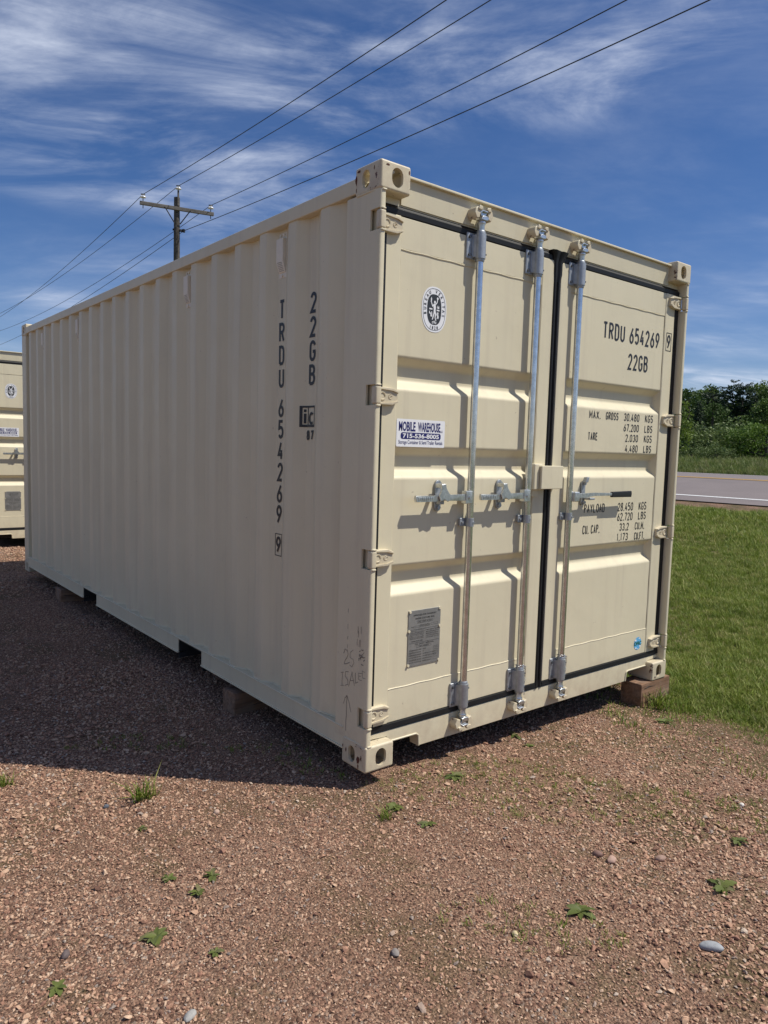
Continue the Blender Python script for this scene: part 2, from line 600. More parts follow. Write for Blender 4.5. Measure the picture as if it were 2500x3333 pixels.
def zt(x, y):
    x = np.asarray(x, float); y = np.asarray(y, float)
    z = np.interp(x+0.1*y, _PX, _PZ)
    t = np.clip((x-0.1)/2.2, 0, 1)
    z = z + 0.054*(1-t*t*(3-2*t))          # the yard lies a little higher along the left side
    return z


def wob(x, y, s, a, k=0.0):
    return a*(np.sin(x*s+1.3+k)*np.cos(y*s*1.17-0.4+k)+0.5*np.sin(x*s*2.3+y*s*1.9+k))


def ground_at(x, y):
    return float(zt(x, y)+wob(x, y, 2.1, 0.010))


def sheet(name, xs, ys, zf, mat, mask=None):
    X, Y = np.meshgrid(xs, ys, indexing='ij')
    Z = zf(X, Y)
    nx, ny = X.shape
    co = np.stack([X, Y, Z], -1).reshape(-1, 3)
    idx = np.arange(nx*ny).reshape(nx, ny)
    q = np.stack([idx[:-1, :-1], idx[1:, :-1], idx[1:, 1:], idx[:-1, 1:]], -1).reshape(-1, 4)
    if mask is not None:
        c = co[q].mean(1); q = q[mask(c[:, 0], c[:, 1])]
    me = bpy.data.meshes.new(name)
    me.from_pydata(co.tolist(), [], q.tolist())
    me.materials.append(mat)
    me.polygons.foreach_set('use_smooth', [True]*len(me.polygons))
    me.update()
    return link_mesh(name, me)


def gravel_ground_mat():
    m, N, L, P = mat_base('crushed_granite_ground')
    tc = N.new('ShaderNodeTexCoord'); V = tc.outputs['Object']
    v1 = N.new('ShaderNodeTexVoronoi'); v1.inputs['Scale'].default_value = 105; v1.inputs['Randomness'].default_value = 1.0
    L.new(V, v1.inputs['Vector'])
    v2 = N.new('ShaderNodeTexVoronoi'); v2.inputs['Scale'].default_value = 210; L.new(V, v2.inputs['Vector'])
    sp = N.new('ShaderNodeSeparateColor'); L.new(v1.outputs['Color'], sp.inputs[0])
    c = ramp_n(N, L, sp.outputs[0], [(0.0, (0.07, 0.038, 0.026)), (0.3, (0.20, 0.108, 0.072)), (0.6, (0.32, 0.188, 0.125)), (0.85, (0.40, 0.255, 0.172)), (1.0, (0.25, 0.19, 0.15))]).outputs[0]
    sp2 = N.new('ShaderNodeSeparateColor'); L.new(v2.outputs['Color'], sp2.inputs[0])
    c2 = ramp_n(N, L, sp2.outputs[1], [(0.0, (0.065, 0.036, 0.024)), (0.5, (0.26, 0.148, 0.098)), (1.0, (0.42, 0.275, 0.185))]).outputs[0]
    pick = noise_n(N, L, 5.0, 4, 0.6, vec=V)
    pk = ramp_n(N, L, pick.outputs[0], [(0.42, (0, 0, 0)), (0.58, (1, 1, 1))]).outputs[0]
    c = mix_n(N, L, pk, c, c2)
    n1 = noise_n(N, L, 1.3, 5, 0.6, vec=V)
    soil = ramp_n(N, L, n1.outputs[0], [(0.44, (0, 0, 0)), (0.68, (0.6, 0.6, 0.6))]).outputs[0]
    c = mix_n(N, L, soil, c, (0.17, 0.094, 0.055))
    # moss and seedlings between the stones, more of it towards the lawn
    sx = N.new('ShaderNodeSeparateXYZ'); L.new(V, sx.inputs[0])
    gx = N.new('ShaderNodeMapRange'); gx.inputs['From Min'].default_value = -1.5; gx.inputs['From Max'].default_value = 2.6
    gx.inputs['To Min'].default_value = 0.0; gx.inputs['To Max'].default_value = 0.15
    L.new(sx.outputs[0], gx.inputs['Value'])
    n2 = noise_n(N, L, 2.6, 8, 0.72, vec=V)
    ad = N.new('ShaderNodeMath'); ad.operation = 'ADD'; L.new(n2.outputs[0], ad.inputs[0]); L.new(gx.outputs[0], ad.inputs[1])
    ms = ramp_n(N, L, ad.outputs[0], [(0.55, (0, 0, 0)), (0.74, (0.62, 0.62, 0.62))]).outputs[0]
    c = mix_n(N, L, ms, c, (0.085, 0.088, 0.030))
    L.new(c, P.inputs['Base Color'])
    P.inputs['Roughness'].default_value = 0.92
    P.inputs['Specular IOR Level'].default_value = 0.25
    pr = bump_n(N, L, P, v1.outputs['Distance'], 1.0, 0.009)
    pr.node.invert = True
    n3 = noise_n(N, L, 160, 4, 0.65, vec=V)
    bump_n(N, L, P, n3.outputs[0], 0.9, 0.006, pr)
    return m


def grass_ground_mat(name, a, b, d, sc=6.0):
    m, N, L, P = mat_base(name)
    tc = N.new('ShaderNodeTexCoord'); V = tc.outputs['Object']
    n1 = noise_n(N, L, 0.55, 5, 0.6, vec=V)
    n2 = noise_n(N, L, sc*10, 5, 0.7, vec=V)
    c = ramp_n(N, L, n2.outputs[0], [(0.25, a), (0.75, b)]).outputs[0]
    dm = ramp_n(N, L, n1.outputs[0], [(0.46, (0, 0, 0)), (0.72, (0.6, 0.6, 0.6))]).outputs[0]
    c = mix_n(N, L, dm, c, d)
    L.new(c, P.inputs['Base Color'])
    P.inputs['Roughness'].default_value = 0.95
    P.inputs['Specular IOR Level'].default_value = 0.15
    bump_n(N, L, P, n2.outputs[0], 1.0, 0.05)
    return m


def asphalt_mat():
    m, N, L, P = mat_base('worn_pinkish_asphalt')
    tc = N.new('ShaderNodeTexCoord'); V = tc.outputs['Object']
    n1 = noise_n(N, L, 70, 4, 0.7, vec=V); n2 = noise_n(N, L, 0.8, 5, 0.6, vec=V)
    c = ramp_n(N, L, n1.outputs[0], [(0.3, (0.155, 0.128, 0.122)), (0.7, (0.225, 0.190, 0.182))]).outputs[0]
    dm = ramp_n(N, L, n2.outputs[0], [(0.4, (0, 0, 0)), (0.7, (0.4, 0.4, 0.4))]).outputs[0]
    c = mix_n(N, L, dm, c, (0.125, 0.104, 0.10))
    L.new(c, P.inputs['Base Color']); P.inputs['Roughness'].default_value = 0.85
    bump_n(N, L, P, n1.outputs[0], 0.4, 0.004)
    return m


def paint_line_mat(name, col):
    m, N, L, P = mat_base(name)
    n1 = noise_n(N, L, 30, 5, 0.7)
    c = ramp_n(N, L, n1.outputs[0], [(0.35, tuple(v*0.72 for v in col)), (0.6, col)]).outputs[0]
    L.new(c, P.inputs['Base Color']); P.inputs['Roughness'].default_value = 0.7
    return m


M['gravel'] = gravel_ground_mat()
M['lawn'] = grass_ground_mat('mown_lawn_soil', (0.08, 0.11, 0.02), (0.16, 0.19, 0.045), (0.22, 0.18, 0.09))
M['field'] = grass_ground_mat('rough_field_soil', (0.05, 0.08, 0.02), (0.11, 0.14, 0.04), (0.13, 0.12, 0.06), 1.2)
M['asphalt'] = asphalt_mat()

# the big ground sheet reaches the horizon; yard, lawn, shoulder and road lie above it
gx = np.concatenate([np.linspace(-900, -40, 12), np.linspace(-30, 40, 71), np.linspace(44, 120, 20), np.linspace(140, 900, 14)])
gy = np.concatenate([np.linspace(-900, -60, 10), np.linspace(-50, 100, 61), np.linspace(120, 900, 12)])


def z_ground(X, Y):
    xp = X+0.1*Y
    base = zt(X, Y)+wob(X, Y, 0.33, 0.05)*np.clip((xp-26)/10, 0, 1)
    return base-np.where(xp < 24.6, 0.10, 0.0)


tag(sheet('ground', gx, gy, z_ground, M['field']), kind='structure')
yx = np.arange(-16, 2.75, 0.12); yy = np.arange(-9, 30.1, 0.15)
tag(sheet('gravel_yard', yx, yy, lambda X, Y: zt(X, Y)+wob(X, Y, 2.1, 0.010)-np.clip((X-2.3)/0.4, 0, 1)*0.03, M['gravel']), kind='structure')


def lawn_z(X, Y):
    r = np.clip((X-2.35)/0.5, 0, 1)
    return zt(X, Y)+wob(X, Y, 1.1, 0.012)-0.02+0.028*r


lx = np.concatenate([np.arange(2.2, 6, 0.2), np.arange(6, 16.1, 0.4)]); ly = np.arange(-20, 60, 0.5)
tag(sheet('lawn', lx, ly, lawn_z, M['lawn'], mask=lambda a, b: a+0.1*b < 13.2), kind='structure')


def strip(name, p0, p1, dz, mat, n=2, y0=-160.0, y1=260.0):
    """a strip along the road between two distances p = x + 0.1 y"""
    ps = np.linspace(p0, p1, n); ys = np.linspace(y0, y1, 85)
    co = []; fs = []
    for p in ps:
        for y in ys:
            x = p-0.1*y
            co.append((x, y, float(zt(x, y))+dz))
    k = len(ys)
    for i in range(n-1):
        for j in range(k-1):
            fs.append((i*k+j, (i+1)*k+j, (i+1)*k+j+1, i*k+j+1))
    me = bpy.data.meshes.new(name); me.from_pydata(co, [], fs); me.materials.append(mat)
    me.polygons.foreach_set('use_smooth', [True]*len(fs)); me.update()
    return link_mesh(name, me)


tag(strip('road_shoulder', 12.9, 14.6, 0.004, M['gravel'], 6), kind='structure')
ROAD = tag(strip('road', 14.25, 24.2, 0.030, M['asphalt'], 16), kind='structure')
for nm, a, b, col in (('edge_line', 15.03, 15.16, (0.78, 0.78, 0.76)), ('centre_line', 19.20, 19.32, (0.62, 0.36, 0.08)),
                      ('centre_line', 19.44, 19.56, (0.62, 0.36, 0.08)), ('edge_line', 23.6, 23.73, (0.78, 0.78, 0.76))):
    key = 'line_'+nm
    if key not in M: M[key] = paint_line_mat(key, col)
    o = strip(nm, a, b, 0.036, M[key], 2); o.parent = ROAD

# ================================================================== CONTAINER
CL, CW, CH = 6.058, 2.438, 2.591
DY = 0.055                       # plane of the door sheets behind the front of the corner castings


def casting_mesh():
    """corner fitting for x=0, y=0, top: 162 x 178 x 118 with its three holes (boolean, baked)"""
    bm = B(); box(bm, (0, 0, -0.118), (0.162, 0.178, 0), 0.011, 3)
    body = obj('cast_body', bm, M['cast'])
    cut = B()
    box(cut, (0.014, 0.014, -0.104), (0.148, 0.164, -0.016))

    def slot(c, w, h, axis, t0, t1):
        r = w/2
        if h >= w:
            pl = arc(c[0], c[1]+h/2-r, r, r, 0, 180, 8)+arc(c[0], c[1]-h/2+r, r, r, 180, 360, 8)
        else:
            r = h/2
            pl = arc(c[0]+w/2-r, c[1], r, r, -90, 90, 8)+arc(c[0]-w/2+r, c[1], r, r, 90, 270, 8)
        prism(cut, pl, axis, t0, t1)
    slot((0.088, -0.060), 0.060, 0.079, 1, -0.02, 0.03)      # front face
    slot((0.101, -0.060), 0.051, 0.074, 0, -0.02, 0.03)      # side face
    slot((0.092, 0.101), 0.064, 0.115, 2, -0.03, 0.02)       # top face
    c = obj('cast_cut', cut, M['cast'])
    md = body.modifiers.new('b', 'BOOLEAN'); md.object = c; md.operation = 'DIFFERENCE'; md.solver = 'EXACT'
    md.use_self = True
    dg = bpy.context.evaluated_depsgraph_get()
    me = bpy.data.meshes.new_from_object(body.evaluated_get(dg))
    me.name = 'corner_casting'
    me.polygons.foreach_set('use_smooth', [True]*len(me.polygons))
    me.set_sharp_from_angle(angle=rad(32))
    weighted_normals(me, 40)
    bpy.data.objects.remove(body); bpy.data.objects.remove(c)
    return me


HINGE_Z = [2.355, 1.640, 0.942, 0.240]
RODS = [0.610, 1.024, 1.368]
ROD_Y = 0.022


def wall_profile():
    pts = [(0.225, 0.046), (0.296, 0.046)]
    c0, p = 0.409, 0.2815
    for k in range(20):
        c = c0+p*k
        pts += [(c-0.035-0.070, 0.046), (c-0.035, 0.010), (c+0.035, 0.010), (c+0.035+0.070, 0.046)]
    pts += [(5.90, 0.046)]
    # soften every crease
    out = [pts[0]]
    for i in range(1, len(pts)-1):
        a, b, c = (Vector(pts[i-1]), Vector(pts[i]), Vector(pts[i+1]))
        if (b-a).length < 0.012 or (c-b).length < 0.012:
            continue
        r = 0.007
        p0 = b+(a-b).normalized()*r; p1 = b+(c-b).normalized()*r
        out += [tuple(p0), tuple(b*0.5+(p0+p1)*0.25), tuple(p1)]
    out.append(pts[-1])
    return out


def sheet_warp(y, z):
    return 0.0016*math.sin(y*3.7+z*2.1)*math.sin(z*1.9+y*0.8)+0.0012*math.sin(y*11.3-z*5.2)


def side_wall_mesh():
    prof = wall_profile()
    zs = np.linspace(0.150, 2.500, 26)
    bm = B(); rows = []
    for z in zs:
        rows.append([bm.verts.new((x+sheet_warp(y, z), y+0.0012*math.sin(z*4.1+y*6.0), z)) for y, x in prof])
    for a, b in zip(rows[:-1], rows[1:]):
        for i in range(len(prof)-1):
            bm.faces.new([a[i], a[i+1], b[i+1], b[i]])
    return finish(bm, 'side_panel', M['cream'], 40)


def smooth_trap(z, segs, D, r=0.007):
    def f(t):
        for a, b, c, d in segs:          # flush a, deep b..c, flush d (descending)
            if d < t < a:
                if t > b: return D*(a-t)/(a-b)
                if t >= c: return D
                return D*(t-d)/(c-d)
        return 0.0
    return sum(f(z+o*r) for o in (-1, -.5, 0, .5, 1))/5


RECESS = [(1.817, 1.783, 1.718, 1.677), (1.427, 1.391, 1.325, 1.290), (0.899, 0.866, 0.803, 0.764)]


def door_panel_mesh(x0, x1):
    D = 0.040
    zs = [0.332]
    for a, b, c, d in reversed(RECESS):
        for lo, hi in ((d, c), (b, a)):
            zs += list(np.linspace(lo-0.010, hi+0.010, 13))
    zs.append(2.270)
    zs = sorted(set(round(z, 4) for z in zs))
    xs = [x0, x0+0.004, x0+0.008, x0+0.012, x0+0.018] + list(np.linspace(x0+0.1, x1-0.1, 6)) + [x1-0.018, x1-0.012, x1-0.008, x1-0.004, x1]
    bm = B(); rows = []
    for z in zs:
        dz = smooth_trap(z, RECESS, D)
        row = []
        for x in xs:
            ex = min(x-x0, x1-x)
            dx = D*min(1.0, max(0.0, (ex-0.002)/0.012))
            row.append(bm.verts.new((x, DY+min(dz, dx), z)))
        rows.append(row)
    for a, b in zip(rows[:-1], rows[1:]):
        for i in range(len(xs)-1):
            bm.faces.new([a[i], a[i+1], b[i+1], b[i]])
    return finish(bm, 'door_panel', M['cream'], 50)


def hinge_mesh():
    """left-hand hinge around (0,0,0): barrel at the post, tapered blade to the right on the door"""
    bm = B()
    box(bm, (0.004, 0.000, -0.040), (0.037, 0.034, 0.040), 0.010, 4)          # barrel
    lathe(bm, [(0.008, -0.052), (0.008, -0.038)], (0.020, 0.016, 0), 12)
    lathe(bm, [(0.008, 0.038), (0.008, 0.052)], (0.020, 0.016, 0), 12)
    pl = [(0.030, -0.038), (0.120, -0.037), (0.152, -0.024), (0.154, 0.024), (0.120, 0.037), (0.030, 0.038)]
    prism(bm, pl, 1, 0.034, 0.053, 0.003)
    prism(bm, [(0.036, 0.028), (0.118, 0.027), (0.150, 0.015), (0.150, 0.023), (0.119, 0.036), (0.036, 0.037)], 1, 0.027, 0.036, 0.002)
    prism(bm, [(0.036, -0.037), (0.119, -0.036), (0.150, -0.023), (0.150, -0.015), (0.118, -0.027), (0.036, -0.028)], 1, 0.027, 0.036, 0.002)

    def torus(cx, cz, R, r, y):
        tube(bm, [(cx+R*math.cos(t), y, cz+R*math.sin(t)) for t in np.linspace(0, 2*math.pi, 19)], r, 6, False)
    torus(0.066, 0, 0.016, 0.004, 0.034)
    torus(0.110, 0, 0.010, 0.0022, 0.034)
    tube(bm, [(0.104, 0.0335, -0.003), (0.112, 0.0335, -0.002), (0.108, 0.0335, 0.002), (0.116, 0.0335, 0.004)], 0.002, 5)
    return finish(bm, 'hinge', M['cream'], 40)


def keeper_mesh():
    """cream welded keeper: a pad with two separate hooked jaws, at the origin (rod axis), pointing +z"""
    bm = B()
    box(bm, (-0.050, 0.034, -0.016), (0.054, DY+0.004, 0.020), 0.004)
    for s in (-1, 1):
        pl = [(s*0.026, -0.020), (s*0.046, -0.026), (s*0.060, -0.004), (s*0.054, 0.018), (s*0.040, 0.028), (s*0.022, 0.022), (s*0.030, 0.006)]
        if s < 0: pl = list(reversed(pl))
        prism(bm, pl, 1, -0.016, 0.037, 0.004)
        hook = [(s*0.026, 0.012), (s*0.042, 0.016), (s*0.036, 0.034), (s*0.016, 0.030), (s*0.012, 0.020)]
        if s < 0: hook = list(reversed(hook))
        prism(bm, hook, 1, -0.022, -0.004, 0.003)
    return finish(bm, 'cam_keeper', M['cast'], 40)


def cam_mesh():
    """galvanised cam head on the rod end (tip towards +z)"""
    bm = B()
    lathe(bm, [(0.0165, -0.085), (0.0165, -0.048), (0.022, -0.040), (0.020, -0.030), (0.014, -0.024), (0.014, 0.004)], (0, 0, 0), 16)
    prism(bm, [(-0.022, -0.026), (-0.004, -0.030), (0.020, -0.028), (0.028, -0.014), (0.012, -0.008), (-0.012, -0.010)], 1, -0.024, 0.014, 0.003)
    prism(bm, [(-0.014, -0.010), (0.012, -0.010), (0.022, 0.004), (0.014, 0.018), (-0.004, 0.012), (-0.018, 0.016), (-0.024, 0.002)], 1, -0.014, 0.012, 0.003)
    tube(bm, [(-0.030, -0.012, 0.000), (-0.012, -0.020, 0.012), (0.010, -0.020, 0.010), (0.032, -0.014, 0.016)], 0.0048, 7)
    return finish(bm, 'locking_cam', M['zinc'], 40)


def bearing_mesh():
    """galvanised rod bearing: a sleeve with a bolted flange on its left; origin on the rod axis"""
    bm = B()
    lathe(bm, [(0.0185, -0.070), (0.0215, -0.066), (0.0215, -0.056), (0.026, -0.056), (0.026, 0.056), (0.0215, 0.056), (0.0215, 0.066), (0.0185, 0.070)], (0, 0, 0), 20)
    box(bm, (-0.066, 0.020, -0.060), (0.010, 0.033, 0.060), 0.006, 3)
    prism(bm, [(-0.022, -0.010), (-0.034, 0.021), (0.0, 0.024)], 2, -0.050, 0.050)
    tube(bm, [(-0.034, 0.018, -0.045), (-0.034, 0.018, -0.018), (-0.033, 0.0175, 0.008), (-0.034, 0.018, 0.045)], 0.0035, 6)
    me = finish(bm, 'rod_bearing', M['galv_dull'], 40)
    bb = B()
    for z in (-0.040, 0.040):
        lathe(bb, [(0.0075, 0.013), (0.0075, 0.021)], (-0.051, 0, z), 6, axis=1)
        tube(bb, [(0.018, -0.0188, z*0.92), (0.0205, -0.0215, z*0.92)], 0.0045, 8)
    return me, finish(bb, 'bearing_bolt', M['bolt'], 30)


def guide_mesh():
    bm = B()
    lathe(bm, [(0.0178, -0.020), (0.0205, -0.020), (0.0205, 0.020), (0.0178, 0.020)], (0, 0, 0), 18)
    box(bm, (-0.050, 0.014, -0.020), (0.004, 0.020, 0.020), 0.003)
    box(bm, (-0.046, 0.018, -0.016), (-0.012, 0.034, 0.016), 0.002)
    lathe(bm, [(0.006, 0.008), (0.006, 0.0145)], (-0.036, 0, 0), 8, axis=1)
    lathe(bm, [(0.0042, -0.0235), (0.0042, -0.017)], (0.006, 0, 0), 8, axis=1)
    return finish(bm, 'rod_guide', M['galv_dull'], 35)


def handle_meshes():
    """left swinging handle: origin on the rod axis at handle height, bar runs to -x"""
    h = B()
    box(h, (-0.058, -0.030, -0.028), (-0.016, 0.004, 0.032), 0.0025, 1)                   # fork
    box(h, (-0.018, -0.012, -0.020), (0.006, 0.016, 0.024), 0.003, 1)
    lathe(h, [(0.008, -0.036), (0.008, -0.028)], (-0.036, 0, 0.002), 6, axis=1)
    bar = [(-0.050, -0.014), (-0.130, -0.012), (-0.190, -0.010), (-0.250, -0.013), (-0.362, -0.014),
           (-0.366, 0.002), (-0.362, 0.015), (-0.250, 0.013), (-0.190, 0.016), (-0.130, 0.016), (-0.050, 0.017)]
    prism(h, bar, 1, -0.024, -0.008, 0.002)
    for k in range(8):                                                                   # raised foundry letters
        x = -0.352+k*0.012
        box(h, (x, -0.0265, -0.006), (x+0.007, -0.023, 0.008), 0.0008, 1)
    me = finish(h, 'locking_handle', M['zinc'], 35)
    c = B()
    pl = arc(0, 0.056, 0.019, 0.019, 0, 180, 8)+arc(0, -0.050, 0.019, 0.019, 180, 360, 8)
    prism(c, pl, 1, 0.022, 0.033, 0.002)                                                 # backing plate
    lathe(c, [(0.010, 0.008), (0.010, 0.024)], (0, 0, 0.056), 6, axis=1)
    lathe(c, [(0.010, 0.012), (0.010, 0.024)], (0, 0, -0.052), 6, axis=1)
    box(c, (-0.014, -0.006, -0.036), (0.014, 0.024, -0.016), 0.003)                      # cradle
    me2 = finish(c, 'handle_retainer', M['galv_dull'], 35)
    f = B()                                                                              # hanging cover flap
    prism(f, [(-0.013, 0.056), (0.013, 0.060), (0.018, 0.034), (0.034, 0.018), (0.052, 0.004), (0.050, -0.014), (0.030, -0.022), (0.008, -0.008), (-0.016, -0.020), (-0.026, 0.004), (-0.012, 0.026)], 1, -0.034, -0.026, 0.002)
    box(f, (-0.010, -0.030, 0.040), (0.010, 0.012, 0.060), 0.004)
    me3 = finish(f, 'retainer_flap', M['zinc'], 35)
    return me, me2, me3


def vent_mesh():
    """painted ventilator box on the recessed flat; origin at its back centre, face towards -x"""
    bm = B()
    box(bm, (-0.004, -0.036, -0.110), (0.0, 0.036, 0.110), 0.001, 1)
    prism(bm, [(-0.003, 0.080), (-0.025, 0.076), (-0.025, -0.034), (-0.008, -0.084), (-0.003, -0.085)], 1, -0.032, 0.032, 0.003)
    for y, z in ((-0.016, 0.096), (0.016, 0.096), (0, -0.099)):
        lathe(bm, [(0.007, -0.010), (0.007, -0.003)], (0, y, z), 8, axis=0)
    me = finish(bm, 'ventilator', M['vent'], 40)
    hb = B()
    for r in range(6):
        for c in range(7):
            t = (r+0.7)/6.6
            x = -0.025+t*0.017; z = -0.034-t*0.050
            y = -0.019+c*0.0063
            d = Vector((-0.052, 0, -0.024)).normalized()
            n = Vector((-0.947, 0, -0.32)).normalized()
            p = Vector((x, y, z))+n*0.0008
            u = Vector((0, 1, 0)); w = n.cross(u)
            hb.faces.new([hb.verts.new(p+u*0.0019*math.cos(a)+w*0.0019*math.sin(a)) for a in np.linspace(0, 2*math.pi, 7)[:-1]])
    return me, finish(hb, 'vent_hole', M['under'], 0)


def superellipse(cx, cz, w, h, n=40, e=2.35):
    out = []
    for i in range(n):
        a = 2*math.pi*i/n
        c, s = math.cos(a), math.sin(a)
        out.append((cx+w/2*math.copysign(abs(c)**(2/e), c), cz+h/2*math.copysign(abs(s)**(2/e), s)))
    return out


def emblem(parent, cx, cz):
    F = Flat()
    W, H = 0.150, 0.200
    F.poly(superellipse(cx, cz, W, H), 0, 0)
    F.ring(superellipse(cx, cz, W-0.014, H-0.016), superellipse(cx, cz, W-0.018, H-0.020), 1, 1)
    F.poly(superellipse(cx, cz, 0.086, 0.134, e=2.6), 1, 1)
    txt = 'BUREAU VERITAS'
    rx, rz = 0.0555, 0.0795
    # even spacing along the oval
    aa = np.linspace(rad(200), rad(-20), 200)
    P = np.stack([rx*np.sign(np.cos(aa))*np.abs(np.cos(aa))**0.86, rz*np.sign(np.sin(aa))*np.abs(np.sin(aa))**0.86], 1)
    s = np.concatenate([[0], np.cumsum(np.linalg.norm(np.diff(P, axis=0), axis=1))])
    for i, ch in enumerate(txt):
        if ch == ' ': continue
        t = s[-1]*(0.04+0.92*i/(len(txt)-1))
        x = np.interp(t, s, P[:, 0]); z = np.interp(t, s, P[:, 1])
        x2 = np.interp(t+0.004, s, P[:, 0]); z2 = np.interp(t+0.004, s, P[:, 1])
        x1 = np.interp(t-0.004, s, P[:, 0]); z1 = np.interp(t-0.004, s, P[:, 1])
        F.char(ch, cx+x, cz+z, 0.0145, math.atan2(z2-z1, x2-x1), 2, 1, 0.02, 0.85)
    for i, ch in enumerate('1828'):
        F.char(ch, cx-0.021+i*0.014, cz-0.0800+0.0015*abs(i-1.5), 0.0145, 0.12*(i-1.5), 2, 1, 0.02, 0.85)
    # white figure with torch, books, scales
    c = lambda pts: [(cx+p[0]*0.001, cz+p[1]*0.001) for p in pts]
    F.poly(arc(cx+0.002, cz+0.033, 0.0055, 0.0065, 0, 360, 10)[:-1], 2, 0)
    F.poly(c([(-5, 25), (7, 26), (9, 10), (7, -4), (2, -16), (-2, -28), (-8, -44), (-14, -46), (-8, -28), (-4, -12), (-4, 4), (-7, 14)]), 2, 0)
    F.poly(c([(7, -4), (12, -20), (8, -34), (14, -46), (8, -48), (3, -34), (4, -22), (0, -8)]), 2.2, 0)
    F.stroke(c([(-4, 23), (-12, 14), (-17, 26), (-20, 30)]), 0.0045, 2.3, 0)
    F.stroke(c([(5, 24), (12, 28), (16, 36), (17, 46)]), 0.0045, 2.3, 0)
    F.poly(arc(cx+0.018, cz+0.050, 0.0055, 0.006, 0, 360, 8)[:-1], 2.4, 0)
    F.poly(c([(-23, 30), (-18, 30), (-16, 44), (-19, 54), (-23, 46)]), 2, 0)
    F.poly(c([(-31, 4), (-12, 4), (-12, -2), (-31, -2)]), 2, 0)
    F.poly(c([(14, 2), (31, 2), (31, -4), (14, -4)]), 2, 0)
    F.stroke(c([(-29, -9), (-29, -18), (-22, -18), (-20, -30), (-14, -30), (-16, -10)]), 0.0045, 2, 0)
    F.poly(c([(16, 8), (20, 22), (24, 12), (28, 20), (29, 6)]), 2, 0)
    for k in range(3): F.stroke(c([(18+3*k, -10), (15+4*k, -20), (20+3*k, -30), (16+4*k, -38)]), 0.0028, 2+0.1*k, 0)
    F.stroke(c([(-12, -54), (14, -54)]), 0.003, 2, 0); F.stroke(c([(1, -48), (1, -62)]), 0.003, 2.1, 0)
    F.poly(c([(-14, -58), (-4, -58), (-9, -63)]), 2, 0); F.poly(c([(5, -58), (15, -58), (10, -63)]), 2, 0)
    o = F.build('certification_sticker', on_door(DY), [M['white'], M['logo_dark']], parent)
    o['label'] = 'white oval sticker reading BUREAU VERITAS 1828'


def warehouse_sticker(parent, x0, z0):
    F = Flat()
    w, h = 0.290, 0.122
    X = lambda t: x0+w*t
    Z = lambda t: z0+h*t
    F.rect(x0, x0+w, z0, z0+h, 0, 0, 0.006)
    F.text('MOBILE', X(.045), X(.38), Z(.56), Z(.91), 1, 1, 0.03)
    F.text('WAREHOUSE', X(.43), X(.90), Z(.56), Z(.91), 1, 1, 0.03)
    F.text('LLC', X(.905), X(.955), Z(.56), Z(.64), 1, 1, 0.02)
    F.rect(X(.085), X(.915), Z(.28), Z(.52), 1, 1, 0.011)
    F.text('715-536-8005', X(.125), X(.875), Z(.315), Z(.485), 2, 0, 0.03)
    F.text('Storage Container & Semi Trailer Rentals', X(.045), X(.955), Z(.06), Z(.24), 1, 1, 0.006)
    o = F.build('company_sticker', on_door(DY), [M['white'], M['navy']], parent)
    o['label'] = 'white sticker with navy lettering MOBILE WAREHOUSE 715-536-8005'


